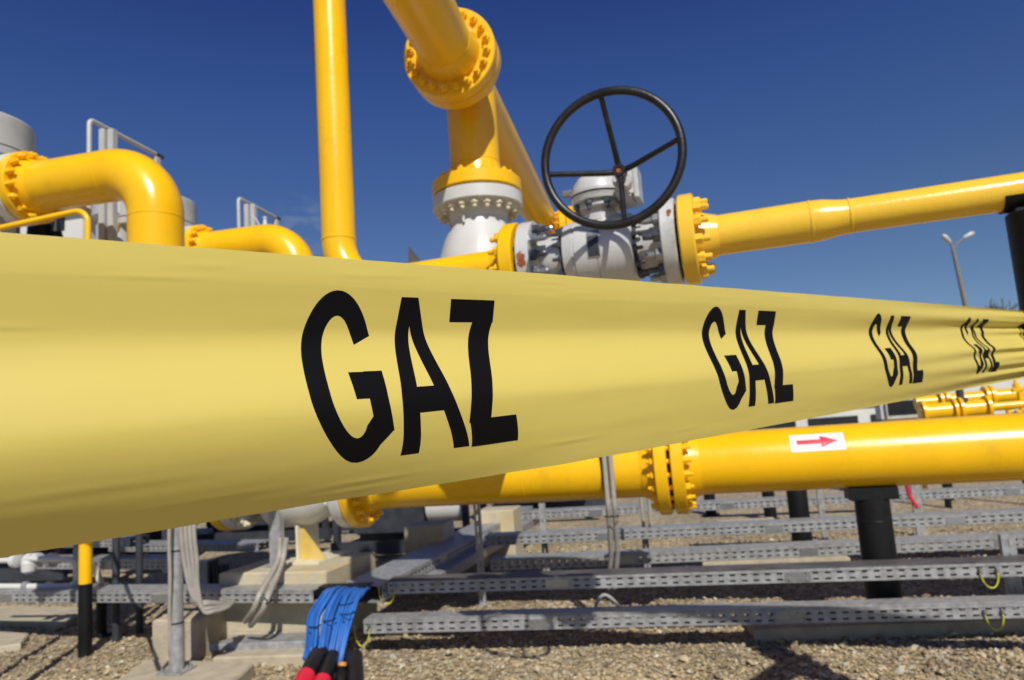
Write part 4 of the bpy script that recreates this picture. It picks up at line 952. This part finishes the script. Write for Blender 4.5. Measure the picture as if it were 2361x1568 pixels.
# white building
wb = P(1890, 1005, 19.0); tbw = thing('low_building', 'low white building with dark window strips seen over the large pipe', 'building', V((wb.x, wb.y, 0)))
zt_ = zat(wb, 938); cB = V((wb.x, wb.y, 0)); 
MB().box(cB+Z*(zt_/2), C, D, Z, 4.6, 3, zt_, .02).build('wall', M['render'], tbw)
MB().box(cB+Z*(zt_+.05), C, D, Z, 4.9, 3.3, .10, .01).build('roof', M['roofgrey'], tbw)
zw = zat(wb, 972)
for k in range(3): MB().box(cB-D*1.51+C*(-1.4+1.45*k)+Z*zw, C, D, Z, 1.15, .06, .22, .004).build('window', M['glass'], tbw)
wb2 = P(2260, 905, 26.0); t_ = thing('back_shed', 'pale flat shed at the right horizon behind the yellow pipework', 'shed', V((wb2.x, wb2.y, 0)))
zt_ = zat(wb2, 868); MB().box(V((wb2.x, wb2.y, zt_/2)), C, D, Z, 7, 3, zt_, .02).build('wall', M['render'], t_); MB().box(V((wb2.x, wb2.y, zt_+.04)), C, D, Z, 7.3, 3.3, .1, .01).build('roof', M['roofgrey'], t_)
# grey cab-like cabinet with window
cb = P(2070, 945, 12.0); tcb = thing('control_cabinet', 'rounded grey cabinet with a dark window on a yellow base, behind the large pipe', 'cabinet', V((cb.x, cb.y, 0)))
MB().box(cb, C, D, Z, .62, .45, .42, .07).build('body', M['galv2'], tcb, 60)
MB().box(cb-D*.226+Z*.03, C, D, Z, .44, .02, .24, .008).build('window', M['glass'], tcb, 60)
MB().box(cb-Z*.245, C, D, Z, .68, .5, .06, .004).build('base', M['yellow'], tcb)
for q in (-1, 1): MB().cyl(V((cb.x, cb.y, 0))+C*(.25*q), V((cb.x, cb.y, cb.z-.27))+C*(.25*q), .04, None, 12).build('leg', M['yellow'], tcb)
# far yellow pipework
fp = P(2110, 930, 11.0); f2_ = P(2400, 905, 10.6)
tfp = thing('far_pipework', 'distant yellow pipe with flanges, valve and frame at the right, above the large pipe', 'pipework', V((fp.x, fp.y, 0)))
ef = (f2_-fp).normalized(); lf = (f2_-fp).length
MB().cyl(fp, f2_+ef*1.2, .105, None, 28).build('pipe', M['yellow'], tfp)
for (q, rr_) in ((.32, .18), (.40, .18), (.95, .17), (1.02, .17)): MB().cyl(fp+ef*q, fp+ef*(q+.05), rr_, None, 28, .004).build('flange', M['yellow'], tfp)
MB().lathe(fp+ef*.62-D*.12-Z*.12, -D, [(0, .02), (.01, .09), (.03, .09), (.04, .02)], 16).build('valve_wheel', M['dark'], tfp)
MB().lathe(fp+ef*.68-D*.16-Z*.17, -D, [(0, .01), (.01, .05), (.03, .05), (.04, .02)], 12).build('red_knob', M['red'], tfp)
for q in (.5, .75, 1.25, 1.7, 2.2):
    MB().box(fp+ef*q-Z*.26, ef, D, Z, .06, .08, .30, .004).build('bracket', M['yellow'], tfp)
MB().box(fp+ef*1.6-Z*.40, ef, D, Z, 2.0, .1, .06, .004).build('frame', M['yellow'], tfp)
for q in (.3, 1.5, 2.6): MB().cyl(V(((fp+ef*q).x, (fp+ef*q).y, 0)), fp+ef*q-Z*.1, .05, None, 12).build('leg', M['black'], tfp)
tfq = thing('far_valve_group', 'far cluster of short yellow pipes, dark valve and frame right of the grey cabinet', 'pipework', V((fp.x, fp.y-.6, 0)))
f3 = P(2120, 952, 10.2); e3 = ef
MB().cyl(f3, f3+e3*.9, .12, None, 28).build('pipe', M['yellow'], tfq)
for q in (.02, .42, .50, .84): MB().cyl(f3+e3*q, f3+e3*(q+.045), .175, None, 28, .004).build('flange', M['yellow'], tfq)
MB().lathe(f3+e3*.55+Z*.05, Z, [(0, .09), (.10, .09), (.12, .05), (.26, .05), (.27, .09), (.33, .09), (.34, .03)], 20).build('actuator', M['dark'], tfq, 30)
MB().cyl(f3+e3*.9, f3+e3*3.2, .06, None, 16).build('thin_pipe', M['yellow'], tfq, 30)
for q in (1.3, 1.75, 2.2, 2.6):
    MB().box(f3+e3*q+Z*.03, e3, D, Z, .07, .07, .34, .004).build('frame_leg', M['yellow'], tfq)
MB().box(f3+e3*1.95+Z*.20, e3, D, Z, 1.5, .07, .05, .004).build('frame_bar', M['yellow'], tfq); MB().box(f3+e3*1.95-Z*.10, e3, D, Z, 1.5, .07, .05, .004).build('frame_bar', M['yellow'], tfq)
MB().lathe(f3+e3*1.95+Z*.05-D*.02, -D, [(0, .10), (.03, .12), (.05, .12), (.06, .03)], 20).build('gauge', M['white'], tfq, 30)
for q in (.2, 1.2, 2.4): MB().cyl(V(((f3+e3*q).x, (f3+e3*q).y, 0)), f3+e3*q-Z*.1, .045, None, 12).build('leg', M['black'], tfq)
for q in (.05, 1.4): MB().lathe(fp+ef*q+Z*.10, Z, [(0, .05), (.06, .05), (.07, .03), (.12, .02)], 12).build('stub', M['yellow'], tfp)

for o in bpy.data.objects:
    if '_o' in o: del o['_o']
